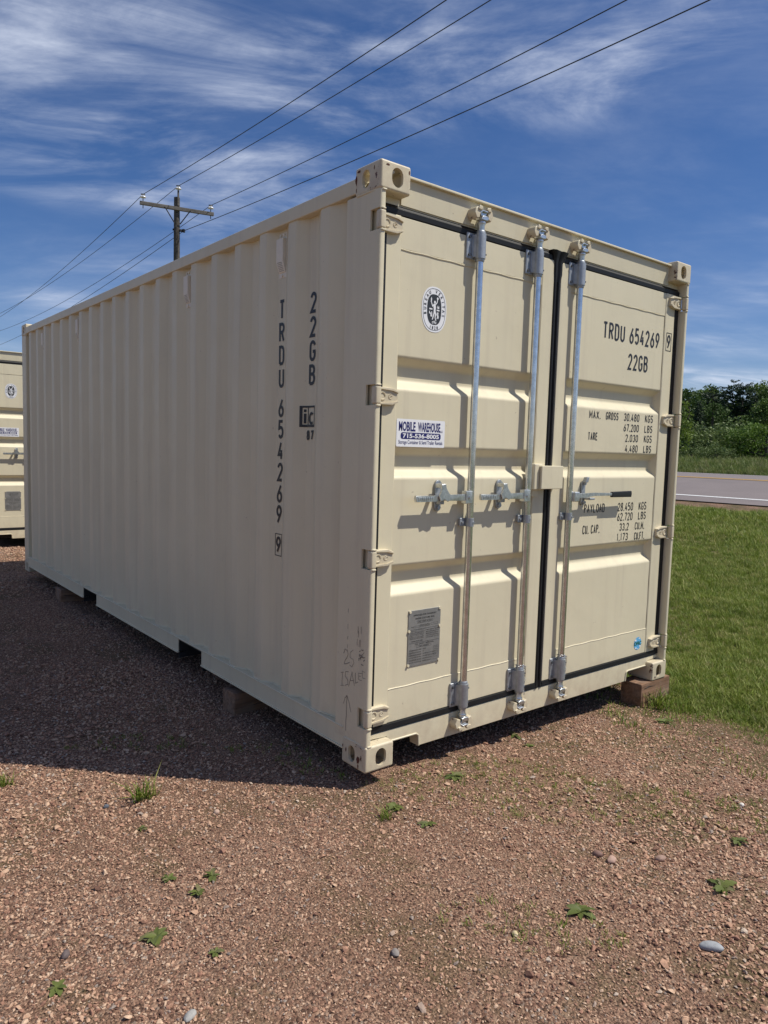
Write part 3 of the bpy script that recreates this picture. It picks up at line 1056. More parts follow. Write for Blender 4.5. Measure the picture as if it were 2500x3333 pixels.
def data_plate(parent, x0, z0):
    w, h = 0.200, 0.262
    bm = B(); box(bm, (x0, DY-0.004, z0), (x0+w, DY+0.001, z0+h), 0.001, 1)
    o = obj('data_plate', bm, M['plate'], parent)
    o['label'] = 'grey riveted metal approval plate with small black text'
    F = Flat()
    X = lambda t: x0+w*t
    Z = lambda t: z0+h*t

    def ln(s, a0, a1, b, hh=0.022, bold=0.006): F.text(s, X(a0), X(a1), Z(b), Z(b+hh), 0, 0, bold)
    ln('APPROVED FOR TRANSPORT', .14, .86, .895, .030); ln('UNDER CUSTOMS SEAL', .20, .80, .835, .030)
    F.frame(X(.26), X(.74), Z(.765), Z(.81), 0.0008); ln('GB/C  37443  BV/2023', .29, .71, .776, .024)
    ln('MANUFACTURERS No.', .36, .66, .715, .018); ln('OF THE CONTAINER', .36, .66, .690, .018); ln('TYPE', .08, .15, .695, .018)
    F.frame(X(.16), X(.34), Z(.69), Z(.72), 0.0007); F.frame(X(.69), X(.92), Z(.70), Z(.735), 0.0007)
    F.rect(X(.03), X(.97), Z(.655), Z(.659))
    ln('OWNER No.', .05, .20, .620, .018); F.frame(X(.21), X(.52), Z(.615), Z(.645), 0.0007)
    for k, s in enumerate(('OWNED AND/OR MANAGED BY', 'CONTAINER INTERNATIONAL LTD', 'SUBJECT TO A SECURITY INTEREST', 'IN FAVOR OF ONE OR MORE', 'FINANCIAL INSTITUTIONS')):
        ln(s, .05, .48, .590-.026*k, .016)
    ln('WWW.TRTN.COM', .10, .44, .435, .022)
    for k, s in enumerate(('TIMBER COMPONENT TREATMENT', 'IM/TAILEILEUM 400/2020', 'MANUFACTURED BY', 'DONG FANG INTERNATIONAL', 'CONTAINER CO. LTD')):
        ln(s, .55, .95, .610-.034*k, .018)
    F.rect(X(.03), X(.97), Z(.415), Z(.419))
    ln('CSC  SAFETY  APPROVAL', .22, .80, .375, .026); F.frame(X(.25), X(.72), Z(.325), Z(.36), 0.0007); ln('F/BV/19024/23', .34, .64, .333, .018)
    for k, s in enumerate(('DATE MANUFACTURED', 'IDENTIFICATION No.', 'MAXIMUM OPERATING GROSS MASS', 'ALLOWABLE STACKING LOAD FOR 1.8g', 'TRANSVERSE RACKING TEST FORCE', 'END WALL STRENGTH 4Pg')):
        ln(s, .04, .42, .275-.044*k, .022)
    for k, s in enumerate(('03/23', 'GT', '30,480 kg  67,200 lb', '192,000 kg 423,280 lb', '150,000 newtons', '50,000 newtons')):
        ln(s, .46, .46+.02*len(s), .275-.044*k, .022)
    F.frame(X(.80), X(.96), Z(.06), Z(.30), 0.0008)
    for k in range(6): ln('TEST 1.8g', .83, .93, .265-.034*k, .016)
    t_ = F.build('plate_text', lambda a, b, l: (a, DY-0.0048, b), [M['plate_ink']], o)
    t_['kind'] = 'stuff'
    for i, (a, b) in enumerate(((.04, .98), (.96, .98), (.02, .64), (.97, .66), (.02, .03), (.97, .03))):
        r = B(); lathe(r, [(0.0065, -0.008), (0.0062, -0.0065), (0.0065, 0.003)], (X(a), DY, Z(b)), 8, axis=1)
        obj('rivet', r, M['cream'], o)


def make_container(detail=True):
    root = empty('shipping_container')
    cast = casting_mesh()
    for x, sx in ((0, 1), (CW, -1)):
        for y, sy in ((0, 1), (CL, -1)):
            for z, sz in ((CH, 1), (0, -1)):
                link_mesh('corner_casting', cast, root, (x, y, z), scale=(sx, sy, sz))
    # ---- corner posts (front ones carry the hinges: the rolled edge is interrupted at every hinge)
    post_z = [0.116] + [z for h in reversed(HINGE_Z) for z in (h-0.043, h+0.043)] + [CH-0.116]
    for side in (0, 1):
        bm = B()

        def mx(x): return x if side == 0 else CW-x
        box(bm, (min(mx(0.002), mx(0.012)), 0.066, 0.116), (max(mx(0.002), mx(0.012)), 0.232, CH-0.116))
        box(bm, (min(mx(0.012), mx(0.050)), 0.218, 0.150), (max(mx(0.012), mx(0.050)), 0.230, CH-0.110))
        box(bm, (min(mx(0.0245), mx(0.034)), 0.040, 0.118), (max(mx(0.0245), mx(0.034)), 0.215, CH-0.118))
        for z0, z1 in zip(post_z[0::2], post_z[1::2]):
            r = 0.020
            pl = [(0.0021, 0.0662)] + [(0.015+0.0129*math.cos(rad(a)), 0.0165+0.0129*math.sin(rad(a))) for a in np.linspace(180, 270, 7)] + [(0.029, 0.0036), (0.0345, 0.009), (0.0345, 0.0662)]
            pl = [(mx(a), b) for a, b in pl]
            if side: pl.reverse()
            prism(bm, pl, 2, z0, z1, 0.0)
        obj('corner_post', bm, M['cream'], root)
        # weld blobs where the rolled edge is cut
        for z in post_z[1:-1]:
            wb = B(); tube(wb, [(mx(0.007), 0.010, z), (mx(0.016), 0.003, z), (mx(0.031), 0.003, z)], [0.003, 0.0055, 0.0045], 7)
            obj('weld_bead', wb, M['weld'], root)
        for z in (0.118, CH-0.118):
            wb = B(); tube(wb, [(mx(0.002), 0.16, z), (mx(0.002), 0.08, z+0.001), (mx(0.008), 0.012, z), (mx(0.018), 0.002, z-0.001), (mx(0.033), 0.003, z)], 0.0045, 7)
            obj('weld_bead', wb, M['weld'], root)
    for side in (0, 1):
        bm = B()
        x0, x1 = (0.002, 0.150) if side == 0 else (CW-0.150, CW-0.002)
        box(bm, (x0, CL-0.165, 0.116), (x1, CL-0.004, CH-0.116), 0.008, 2)
        obj('corner_post', bm, M['cream'], root)
    # ---- side walls, rails
    sm = side_wall_mesh()
    for x, s in ((0, 1), (CW, -1)):
        link_mesh('side_wall', sm, root, (x, 0, 0), scale=(s, 1, 1))
        bm = B()
        a, b = (0.002, 0.062) if s == 1 else (CW-0.062, CW-0.002)
        box(bm, (a, 0.160, 2.488), (b, CL-0.160, 2.553), 0.005, 2)
        obj('top_side_rail', bm, M['cream'], root)
        for y0, y1 in ((0.170, 1.655), (2.000, 3.653), (4.007, CL-0.170)):
            bm = B()
            c, d = (0.003, 0.009) if s == 1 else (CW-0.009, CW-0.003)
            box(bm, (c, y0, 0.068), (d, y1, 0.1565), 0.001, 1)
            e, f = (-0.004, 0.050) if s == 1 else (CW-0.050, CW+0.004)
            box(bm, (e, y0, 0.062), (f, y1, 0.070), 0.001, 1)
            obj('bottom_side_rail', bm, M['rail'], root)
        bm = B()
        c, d = (-0.0015, 0.060) if s == 1 else (CW-0.060, CW+0.0015)
        box(bm, (c, 0.171, 0.1545), (d, CL-0.171, 0.1635), 0.002, 1)
        obj('rail_ledge', bm, M['rail'], root)
        # weld run that follows the corrugation along the bottom
        wb = B()
        pr = wall_profile()
        tube(wb, [((p[1]-0.001) if s == 1 else CW-p[1]+0.001, p[0], 0.1655+0.0025*math.sin(i*1.7)) for i, p in enumerate(pr)], 0.0038, 5)
        obj('weld_bead', wb, M['weld'], root)
    # ---- roof, floor, rear wall, cross members, fork pockets
    bm = B()
    n = 44
    for k in range(n):
        y0 = 0.10+(CL-0.20)*k/n; y1 = 0.10+(CL-0.20)*(k+1)/n
        z = 2.556 if k % 2 else 2.540
        box(bm, (0.050, y0, z-0.006), (CW-0.050, y1, z))
    obj('roof', bm, M['cream'], root)
    bm = B(); box(bm, (0.062, 0.10, 0.150), (CW-0.062, CL-0.05, 0.178)); obj('floor', bm, M['under'], root)
    bm = B()
    for k in range(24):
        c = 0.15+k*(CW-0.3)/24
        box(bm, (c, CL-0.050 if k % 2 else CL-0.085, 0.15), (c+(CW-0.3)/24, CL-0.044 if k % 2 else CL-0.079, 2.49))
    obj('rear_wall', bm, M['cream'], root)
    bm = B(); box(bm, (0.150, CL-0.09, 2.485), (CW-0.150, CL-0.006, 2.56)); obj('rear_rail', bm, M['cream'], root)
    bm = B(); box(bm, (0.150, CL-0.10, 0.02), (CW-0.150, CL-0.006, 0.155)); obj('rear_rail', bm, M['cream'], root)
    for k in range(18):
        y = 0.30+k*0.322
        if any(a-0.08 < y < b+0.02 for a, b in ((1.655, 2.0), (3.653, 4.007))): continue
        bm = B(); box(bm, (0.062, y, 0.030), (CW-0.062, y+0.005, 0.148)); box(bm, (0.062, y, 0.028), (CW-0.062, y+0.045, 0.033))
        obj('cross_member', bm, M['under'], root)
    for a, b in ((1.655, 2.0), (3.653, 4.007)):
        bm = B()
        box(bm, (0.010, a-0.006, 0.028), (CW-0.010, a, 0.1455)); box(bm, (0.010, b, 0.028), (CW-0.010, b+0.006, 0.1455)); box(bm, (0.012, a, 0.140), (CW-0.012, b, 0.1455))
        obj('fork_pocket', bm, M['under'], root)  # pocket shade is put into the near-black colour
    # ---- ventilators
    vm, vh = vent_mesh()
    for k in (0, 4, 12, 16):
        y = 0.409+0.2815*k+0.1408+0.2815
        v = link_mesh('ventilator', vm, root, (0.0458, y, 2.362))
        link_mesh('vent_hole', vh, v)['kind'] = 'stuff'
    # ---- door header and sill
    bm = B()
    prism(bm, [(0.058, 2.452), (0.100, 2.452), (0.100, 2.560), (0.052, 2.560)], 0, 0.158, CW-0.158)
    box(bm, (0.036, 0.064, 2.446), (CW-0.036, 0.110, 2.474))
    obj('door_header', bm, M['cream'], root)
    bm = B(); box(bm, (0.1622, 0.036, 2.5605), (CW-0.1622, 0.130, 2.572), 0.002, 1)
    obj('header_lip', bm, M['cream'], root)
    bm = B()
    prism(bm, [(0.1625, 0.122), (0.162, 0.092), (0.338, 0.092), (0.350, 0.082), (0.352, 0.030), (2.052, 0.030), (2.058, 0.082), (2.068, 0.092), (CW-0.162, 0.092), (CW-0.1625, 0.122), (CW-0.036, 0.124), (CW-0.036, 0.146), (0.036, 0.146), (0.036, 0.124)], 1, 0.050, 0.110, 0.0025)
    obj('door_sill', bm, M['cream'], root)
    bm = B()                                                   # turned lip round the fork notches
    tube(bm, [(0.166, 0.049, 0.0935), (0.335, 0.048, 0.0935), (0.350, 0.048, 0.083), (0.353, 0.048, 0.032)], 0.0045, 6)
    obj('notch_rim', bm, M['weld'], root); bm = B()
    tube(bm, [(CW-0.166, 0.049, 0.0935), (2.070, 0.048, 0.0935), (2.057, 0.048, 0.083), (2.051, 0.048, 0.032)], 0.0045, 6)
    obj('notch_rim', bm, M['weld'], root); bm = B()
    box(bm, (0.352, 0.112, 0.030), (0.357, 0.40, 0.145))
    box(bm, (0.163, 0.165, 0.030), (0.352, 0.170, 0.148))  # dark plate added behind the notch so its inside looks shaded
    obj('fork_channel_shade', bm, M['under'], root)
    # ---- the two doors
    hm = hinge_mesh(); km = keeper_mesh(); cm = cam_mesh(); brm, brb = bearing_mesh(); gm = guide_mesh(); hd, hr, hf = handle_meshes()
    for side, (x0, x1, px0, px1) in enumerate(((0.069, 1.186, 0.157, 1.096), (1.243, 2.362, 1.330, 2.262))):
        door = empty('door', parent=root)
        link_mesh('door_panel', door_panel_mesh(px0, px1), door)
        bm = B()
        box(bm, (x0, DY-0.006, 0.178), (px0, DY+0.05, 2.405), 0.0045, 2)
        obj('door_stile', bm, M['cream'], door)
        bm = B()
        box(bm, (px1, DY-0.006, 0.178), (x1, DY+0.05, 2.405), 0.0045, 2)
        obj('door_stile', bm, M['cream'], door)
        bm = B(); box(bm, (px0+0.0005, DY-0.002, 2.2702), (px1-0.0005, DY+0.05, 2.404), 0.0035, 2); obj('door_rail', bm, M['cream'], door)
        bm = B(); box(bm, (px0+0.0005, DY-0.002, 0.179), (px1-0.0005, DY+0.05, 0.3318), 0.0035, 2); obj('door_rail', bm, M['cream'], door)
        for z in (2.2685, 0.3335):
            wb = B(); tube(wb, [(px0+t*(px1-px0), DY-0.0005, z+0.0012*math.sin(t*37+z)) for t in np.linspace(0, 1, 36)], 0.0032, 6)
            obj('weld_bead', wb, M['weld'], door)
        for x in (px0, px1):
            wb = B(); tube(wb, [(x, DY-0.002+0.001*math.sin(t*53), 0.18+t*2.22) for t in np.linspace(0, 1, 50)], 0.0026, 6)
            obj('weld_bead', wb, M['weld'], door)
        for z in HINGE_Z:
            link_mesh('hinge', hm, door, (0 if side == 0 else CW, 0, z), scale=(1 if side == 0 else -1, 1, 1))
        for ri, rx in enumerate(RODS):
            if (ri == 2) != (side == 1): continue
            bm = B(); lathe(bm, [(0.017, 0.215), (0.017, 2.385)], (rx, ROD_Y, 0), 20)
            obj('lock_rod', bm, M['galv'], door)
            for z in (2.358, 0.234):
                b_ = link_mesh('rod_bearing', brm, door, (rx, ROD_Y, z))
                link_mesh('bearing_bolt', brb, door, (rx, ROD_Y, z))['kind'] = 'stuff'
            link_mesh('rod_guide', gm, door, (rx, ROD_Y, 1.079))
            for z, s in ((2.500, 1), (0.098, -1)):
                link_mesh('locking_cam', cm, door, (rx, ROD_Y, z), scale=(1, 1, s))
                link_mesh('cam_keeper', km, root, (rx, ROD_Y-0.002, z), scale=(1, 1, s))
            if ri < 2:
                link_mesh('locking_handle', hd, door, (rx, ROD_Y, 1.198))
                link_mesh('handle_retainer', hr, door, (rx-0.190, ROD_Y, 1.205))
                link_mesh('retainer_flap', hf, door, (rx-0.208, ROD_Y, 1.205))
            if ri >= 1:                                         # seal chain hanging beside the lower bearing
                ch = B()
                pts = [(rx+0.018*math.cos(a), ROD_Y-0.018*math.sin(a), 0.310+0.004*math.sin(3*a)) for a in np.linspace(-1.2, 4.2, 9)]
                pts += [(rx+0.030, ROD_Y-0.008, 0.302), (rx+0.036, ROD_Y-0.006, 0.286)] + [(rx+0.036+0.003*math.sin(k), ROD_Y-0.004, 0.268-0.017*k) for k in range(1, 8 if ri == 1 else 6)]
                for k in range(len(pts)-1):
                    a, b = Vector(pts[k]), Vector(pts[k+1])
                    d = (b-a).normalized(); c = (a+b)/2
                    u = d.cross(Vector((0, 1, 0)) if k % 2 else Vector((1, 0.2, 0))).normalized()
                    lh = (b-a).length*0.66
                    tube(ch, [c+d*(lh*math.cos(t))+u*(0.0042*math.sin(t)) for t in np.linspace(0, 2*math.pi, 11)], 0.0016, 5, False)
                obj('seal_chain', ch, M['zinc'], door)['kind'] = 'stuff'
        if side == 1:
            bm = B(); rx = RODS[2]
            box(bm, (rx+0.006, -0.012, 1.160), (rx+0.050, 0.030, 1.214), 0.006, 2)
            prism(bm, [(rx+0.040, 1.178), (rx+0.120, 1.180), (rx+0.200, 1.188), (rx+0.380, 1.186), (rx+0.380, 1.202), (rx+0.200, 1.206), (rx+0.120, 1.204), (rx+0.040, 1.204)], 1, 0.000, 0.011, 0.002)
            obj('locking_handle', bm, M['zinc'], door)
            bm = B()
            prism(bm, [(rx+0.366, 1.177), (rx+0.556, 1.175), (rx+0.560, 1.194), (rx+0.556, 1.211), (rx+0.366, 1.208)], 1, -0.004, 0.015, 0.004)
            obj('handle_grip', bm, M['grip'], door)
            bm = B(); cx = rx+0.155
            prism(bm, arc(cx, 1.255, 0.016, 0.016, 0, 180, 8)+arc(cx-0.002, 1.150, 0.016, 0.016, 180, 360, 8), 1, 0.043, 0.053, 0.002)
            lathe(bm, [(0.009, 0.030), (0.009, 0.044)], (cx, 0, 1.255), 6, axis=1)
            lathe(bm, [(0.009, 0.030), (0.009, 0.044)], (cx, 0, 1.150), 6, axis=1)
            prism(bm, [(cx-0.016, 1.262), (cx+0.006, 1.262), (cx+0.016, 1.292), (cx-0.004, 1.290)], 1, 0.018, 0.044, 0.003)
            box(bm, (cx-0.004, -0.006, 1.166), (cx+0.040, 0.046, 1.178), 0.003)
            obj('handle_retainer', bm, M['galv_dull'], door)
        # lock box halves
        bm = B()
        if side == 0:
            box(bm, (1.052, 0.006, 1.228), (1.118, DY-0.004, 1.362), 0.006, 2)
            box(bm, (1.070, 0.030, 1.190), (1.116, DY-0.004, 1.230), 0.003, 1)
        else:
            box(bm, (1.088, -0.012, 1.232), (1.262, -0.004, 1.352), 0.003, 2)
            box(bm, (1.088, -0.006, 1.344), (1.262, DY-0.004, 1.351), 0.002, 1)
            box(bm, (1.254, -0.006, 1.234), (1.261, DY-0.004, 1.344), 0.002, 1)
            box(bm, (1.090, -0.004, 1.233), (1.100, 0.004, 1.344), 0.002, 1)
            lathe(bm, [(0.013, 0.028), (0.013, DY-0.004)], (1.268, 0, 1.285), 10, axis=1)
        obj('lock_box', bm, M['cream'], door)
        # gaskets
        g = B()
        a, b = (x0-0.050, x1) if side == 0 else (x0, x1+0.050)
        if side == 0: a = 0.035
        else: b = CW-0.035
        prism(g, [(DY+0.006, 2.403), (DY-0.004, 2.408), (DY-0.006, 2.428), (DY+0.004, 2.436), (DY+0.012, 2.450), (DY+0.03, 2.450), (DY+0.03, 2.403)], 0, a, b)
        obj('door_gasket', g, M['rubber'], door); g = B()
        prism(g, [(DY+0.006, 0.180), (DY-0.008, 0.176), (DY-0.010, 0.154), (DY, 0.148), (DY+0.03, 0.148), (DY+0.03, 0.180)], 0, a, b)
        obj('door_gasket', g, M['rubber'], door); g = B()
        if side == 0:
            box(g, (0.035, DY-0.007, 0.170), (0.079, DY+0.03, 2.41), 0.004)
            gx0, gx1 = 1.185, 1.214
        else:
            box(g, (2.361, DY-0.007, 0.170), (CW-0.035, DY+0.03, 2.41), 0.004)
            gx0, gx1 = 1.216, 1.244
        obj('door_gasket', g, M['rubber'], door); g = B()
        rows = []                                               # centre seal, flared and creased at its top
        for z, fl in ((0.150, 0.006), (0.190, 0), (1.2, 0), (2.30, 0.0), (2.34, 0.006), (2.395, 0.006), (2.425, 0.018), (2.452, 0.034)):
            e0 = gx0-(fl if side == 0 else 0); e1 = gx1+(fl if side == 1 else 0)
            yy_ = DY-0.008-fl*0.55
            rows.append([g.verts.new(p) for p in ((e0, yy_+0.006, z), (e0*0.7+e1*0.3, yy_-0.002, z), (e0*0.35+e1*0.65, yy_+0.001, z), (e1, yy_+0.005, z), (e1, DY+0.04, z), (e0, DY+0.04, z))])
        for r0, r1 in zip(rows[:-1], rows[1:]):
            for i in range(6): g.faces.new([r0[i], r0[(i+1) % 6], r1[(i+1) % 6], r1[i]])
        g.faces.new(rows[0]); g.faces.new(rows[-1])
        obj('door_gasket', g, M['rubber'], door)
        # print
        if side == 0:
            emblem(door, 0.365, 2.043); warehouse_sticker(door, 0.166, 1.428); data_plate(door, 0.270, 0.419)
        else:
            t = 0.0125
            for s, a, b, c, d in (('TRDU', 1.640, 1.852, 2.064, 2.159), ('654269', 1.900, 2.216, 2.064, 2.159), ('22GB', 1.898, 2.105, 1.914, 2.008)):
                F = Flat(); F.line(s, a, b, c, d, t)
                F.build('lettering', on_door(DY), [M['ink']], door)
            F = Flat(); F.glyph('9', 2.291, 2.330, 2.076, 2.160, t); F.frame(2.281, 2.340, 2.062, 2.172, 0.0035, 0.2)
            F.build('lettering', on_door(DY-0.006), [M['ink']], door)
            t = 0.0058
            for s, a, b, c, d in (('MAX.', 1.554, 1.660, 1.617, 1.661), ('GROSS', 1.711, 1.833, 1.617, 1.661), ('30.480', 1.890, 2.050, 1.618, 1.663), ('KGS', 2.112, 2.197, 1.618, 1.664),
                                  ('67.200', 1.893, 2.050, 1.557, 1.601), ('LBS', 2.112, 2.197, 1.557, 1.601), ('TARE', 1.553, 1.641, 1.497, 1.541), ('2.030', 1.917, 2.048, 1.497, 1.541),
                                  ('KGS', 2.112, 2.197, 1.497, 1.542), ('4.480', 1.919, 2.050, 1.436, 1.480), ('LBS', 2.112, 2.197, 1.437, 1.480),
                                  ('PAYLOAD', 1.552, 1.747, 1.087, 1.138), ('28.450', 1.879, 2.038, 1.088, 1.138), ('KGS', 2.099, 2.182, 1.089, 1.138), ('62.720', 1.880, 2.038, 1.030, 1.078),
                                  ('LBS', 2.099, 2.182, 1.031, 1.078), ('CU. CAP.', 1.548, 1.708, 0.968, 1.018), ('33.2', 1.908, 2.004, 0.970, 1.016), ('CU.M.', 2.070, 2.172, 0.970, 1.016),
                                  ('1.173', 1.886, 2.000, 0.910, 0.956), ('CU.FT.', 2.068, 2.178, 0.908, 0.954)):
                F = Flat(); F.line(s, a, b, c, d, t)
                F.build('lettering', on_door(DY), [M['ink']], door)
            F = Flat()
            F.poly(arc(2.174, 0.250, 0.040, 0.040, 0, 360, 28)[:-1], 0, 0)
            for cx, cz, w in ((-.024, .022, .010), (.014, .030, .007), (.026, -.020, .009), (-.018, -.028, .009), (.0, -.035, .005)):
                F.poly([(2.174+cx+w*(1+.25*math.sin(3*a+cx*90))*math.cos(a), 0.250+cz+w*.6*math.sin(a)) for a in np.linspace(0, 2*math.pi, 13)[:-1]], 1, 1)
            F.text('DFIC', 2.138, 2.214, 0.238, 0.262, 2, 2, 0.03)
            o = F.build('round_sticker', on_door(DY-0.002), [M['blue'], M['white'], M['green_ink']], door)
            o['label'] = 'small round blue and white sticker reading DFIC'
    # ---- print on the side: vertical number, size code, ic 87, marker scrawl
    t = 0.0155

    def vert(s, ya, zt0, zb, w=0.052, gap=0.030):
        F = Flat()
        n = len(s); h = (zt0-zb-gap*(n-1))/n
        for i, ch in enumerate(s):
            z1 = zt0-i*(h+gap)
            F.glyph(ch, -ya-w/2, -ya+w/2, z1-h, z1, t)
        F.build('lettering', on_sheet, [M['ink']], root)
    vert('TRDU', 0.8315, 2.146, 1.708, gap=0.014); vert('654269', 0.8315, 1.656, 1.015, gap=0.012); vert('22GB', 0.5500, 2.145, 1.708, gap=0.014)
    F = Flat()
    F.glyph('9', -0.8315-0.024, -0.8315+0.024, 0.862, 0.950, t); F.frame(-0.8315-0.033, -0.8315+0.033, 0.848, 0.964, 0.004, 0.2)
    F.build('lettering', on_sheet, [M['ink']], root)
    F = Flat()

    def xs(y):                                                   # the ic box runs over the slope beside the flat
        return 0.046 if y < 0.585 else 0.046-0.036*min(1.0, (y-0.585)/0.07)
    for k in range(10):
        a0 = -0.622+k*0.0102; a1 = a0+0.0102
        F.rect(a0, a1, 1.602, 1.611); F.rect(a0, a1, 1.509, 1.521)
    F.rect(-0.622, -0.607, 1.521, 1.602); F.rect(-0.577, -0.571, 1.521, 1.602); F.rect(-0.524, -0.520, 1.521, 1.602)
    F.rect(-0.600, -0.587, 1.527, 1.574, 0.3); F.rect(-0.600, -0.587, 1.581, 1.594, 0.3)
    F.stroke(arc(-0.545, 1.551, 0.016, 0.024, 50, 310, 14), 0.012, 0.3)
    F.build('lettering', lambda a, b, l: (xs(-a)+sheet_warp(-a, b)-0.0024-0.0005*l, -a, b), [M['ink']], root)
    F = Flat(); F.line('87', -0.584, -0.524, 1.446, 1.494, 0.011)
    F.build('lettering', lambda a, b, l: (xs(-a)+sheet_warp(-a, b)-0.0024-0.0005*l, -a, b), [M['ink']], root)
    F = Flat(); w = 0.0021

    def scr(pts):
        q = []
        for p0, p1 in zip(pts[:-1], pts[1:]):
            for t_ in (0.0, 0.33, 0.66): q.append((-(p0[0]+(p1[0]-p0[0])*t_)+random.uniform(-.0016, .0016), p0[1]+(p1[1]-p0[1])*t_+random.uniform(-.0016, .0016)))
        q.append((-pts[-1][0], pts[-1][1]))
        F.stroke(q, w*random.uniform(.7, 1.2), random.random()*0.4)
    scr([(0.178, 0.500), (0.168, 0.520), (0.150, 0.518), (0.145, 0.500), (0.165, 0.470), (0.172, 0.452), (0.150, 0.458), (0.132, 0.468)])
    scr([(0.105, 0.530), (0.130, 0.515), (0.128, 0.490), (0.108, 0.488), (0.100, 0.470), (0.115, 0.452), (0.132, 0.456)])
    scr([(0.196, 0.405), (0.174, 0.412)]); scr([(0.184, 0.408), (0.186, 0.352)]); scr([(0.198, 0.346), (0.172, 0.352)])
    scr([(0.136, 0.424), (0.160, 0.418), (0.164, 0.398), (0.142, 0.386), (0.140, 0.366), (0.164, 0.352)])
    scr([(0.134, 0.358), (0.112, 0.430), (0.092, 0.372)]); scr([(0.126, 0.388), (0.100, 0.394)])
    scr([(0.088, 0.432), (0.084, 0.386), (0.066, 0.396)])
    scr([(0.042, 0.440), (0.064, 0.438), (0.066, 0.408), (0.040, 0.410)]); scr([(0.062, 0.424), (0.046, 0.426)])
    scr([(0.020, 0.452), (0.038, 0.452), (0.036, 0.424), (0.014, 0.424)])
    scr([(0.150, 0.150), (0.148, 0.220), (0.146, 0.312)]); scr([(0.172, 0.268), (0.158, 0.298), (0.146, 0.312), (0.130, 0.290), (0.112, 0.246)])
    for k in range(14):
        y = 0.028+0.045*random.random(); z = 0.475+0.07*random.random()
        scr([(y, z), (y+0.012*random.random(), z+0.016*(random.random()-.3)), (y-0.008, z+0.014*random.random())])
    for z in (0.705, 0.64, 0.585, 0.545):
        scr([(0.150, z), (0.151, z-0.014-0.012*random.random())])
    for k in range(6):
        y = 0.05+0.03*random.random(); z = 0.56+0.10*random.random(); scr([(y, z), (y, z-0.03)])
    F.build('marker_scrawl', on_side(0.002), [M['marker']], root)['kind'] = 'stuff'
    return root


M['rust'] = simple('rust', (0.10, 0.028, 0.016), 0.9, var=0.4, vs=120)
_mk = make_container


def make_container_worn():
    root = _mk()
    r = random.Random(5)

    def chip(mapf, a, b, w, h):
        F = Flat(); n = 14
        F.poly([(a+w*(0.65+0.55*r.random())*math.cos(6.283*i/n), b+h*(0.65+0.55*r.random())*math.sin(6.283*i/n)) for i in range(n)])
        F.build('rust_chip', mapf, [M['rust']], root)
    sd = on_side(0.0004)
    for y, z, w, h in ((0.052, 0.046, 0.012, 0.019), (0.050, 0.018, 0.005, 0.011), (0.142, 0.066, 0.005, 0.010), (0.166, 0.078, 0.004, 0.008), (0.168, 2.540, 0.006, 0.020),
                       (0.150, 2.572, 0.012, 0.005), (0.045, 2.562, 0.003, 0.009), (0.166, 2.500, 0.003, 0.010)):
        chip(sd, -y, z, w, h)
    fr = on_door(0.0004)
    for x, z, w, h in ((0.035, 2.571, 0.010, 0.004), (0.150, 2.565, 0.004, 0.009), (CW-0.128, 0.022, 0.006, 0.008)):
        chip(fr, x, z, w, h)
    return root


CONT = make_container_worn()
tag(CONT, 'large cream shipping container in the middle with its lock-rod doors and long corrugated side', 'container', 'cream shipping containers')
CONT2 = copy_tree(CONT)
CONT2.location = (0.05, 8.50, 0.0)
tag(CONT2, 'second cream container behind, showing only a strip of its door at the left edge', 'container', 'cream shipping containers')


# ================================================================== TIMBER BLOCKS
def wood_mat(name, a, b, grain_axis=0, scale=1.0, weather=(0.3, 0.28, 0.25), wf=0.3):
    m, N, L, P = mat_base(name)
    tc = N.new('ShaderNodeTexCoord'); mp = N.new('ShaderNodeMapping')
    sc = [45*scale]*3; sc[grain_axis] = 2.5*scale
    mp.inputs['Scale'].default_value = sc
    L.new(tc.outputs['Object'], mp.inputs[0])
    n = noise_n(N, L, 1.0, 8, 0.65, vec=mp.outputs[0], dist=0.5)
    c = ramp_n(N, L, n.outputs[0], [(0.28, a), (0.62, b)]).outputs[0]
    n2 = noise_n(N, L, 9, 5, 0.6)
    wm = ramp_n(N, L, n2.outputs[0], [(0.45, (0, 0, 0)), (0.7, (wf, wf, wf))]).outputs[0]
    c = mix_n(N, L, wm, c, weather)
    L.new(c, P.inputs['Base Color']); P.inputs['Roughness'].default_value = 0.85
    P.inputs['Specular IOR Level'].default_value = 0.2
    bump_n(N, L, P, n.outputs[0], 0.8, 0.006)
    return m


M['timber'] = wood_mat('sawn_timber', (0.10, 0.055, 0.032), (0.29, 0.17, 0.105), 0)
M['pole'] = wood_mat('weathered_pole', (0.03, 0.026, 0.023), (0.095, 0.082, 0.07), 2, 0.4)
M['arm'] = wood_mat('weathered_crossarm', (0.06, 0.054, 0.048), (0.18, 0.165, 0.15), 0, 0.4)


def timber(x0, x1, y0, y1, z0, z1, label, rz=0.0):
    cx, cy = (x0+x1)/2, (y0+y1)/2
    root = empty('timber_block', (cx, cy, z0), rad(rz))
    hx, hy, h = (x1-x0)/2, (y1-y0)/2, z1-z0
    bm = B(); box(bm, (-hx, -hy, 0), (hx, hy, h), 0.005, 2)
    for v in bm.verts:
        v.co += Vector((random.uniform(-1, 1), random.uniform(-1, 1), 0))*0.002
    obj('beam', bm, M['timber'], root)
    bm = B()                                               # drying cracks on the faces
    for k in range(5):
        z = h*random.uniform(.25, .85); a = random.uniform(-hx, hx*.3); l = random.uniform(.05, .14)
        pts = [(a+l*t, -hy-0.0012, z+0.003*math.sin(9*t+k)) for t in np.linspace(0, 1, 6)]
        tube(bm, pts, [0.0004, 0.0016, 0.0018, 0.0015, 0.001, 0.0004], 5)
    obj('drying_crack', bm, M['under'], root)['kind'] = 'stuff'
    tag(root, label, 'timber', 'timber blocks under the container')
    return root


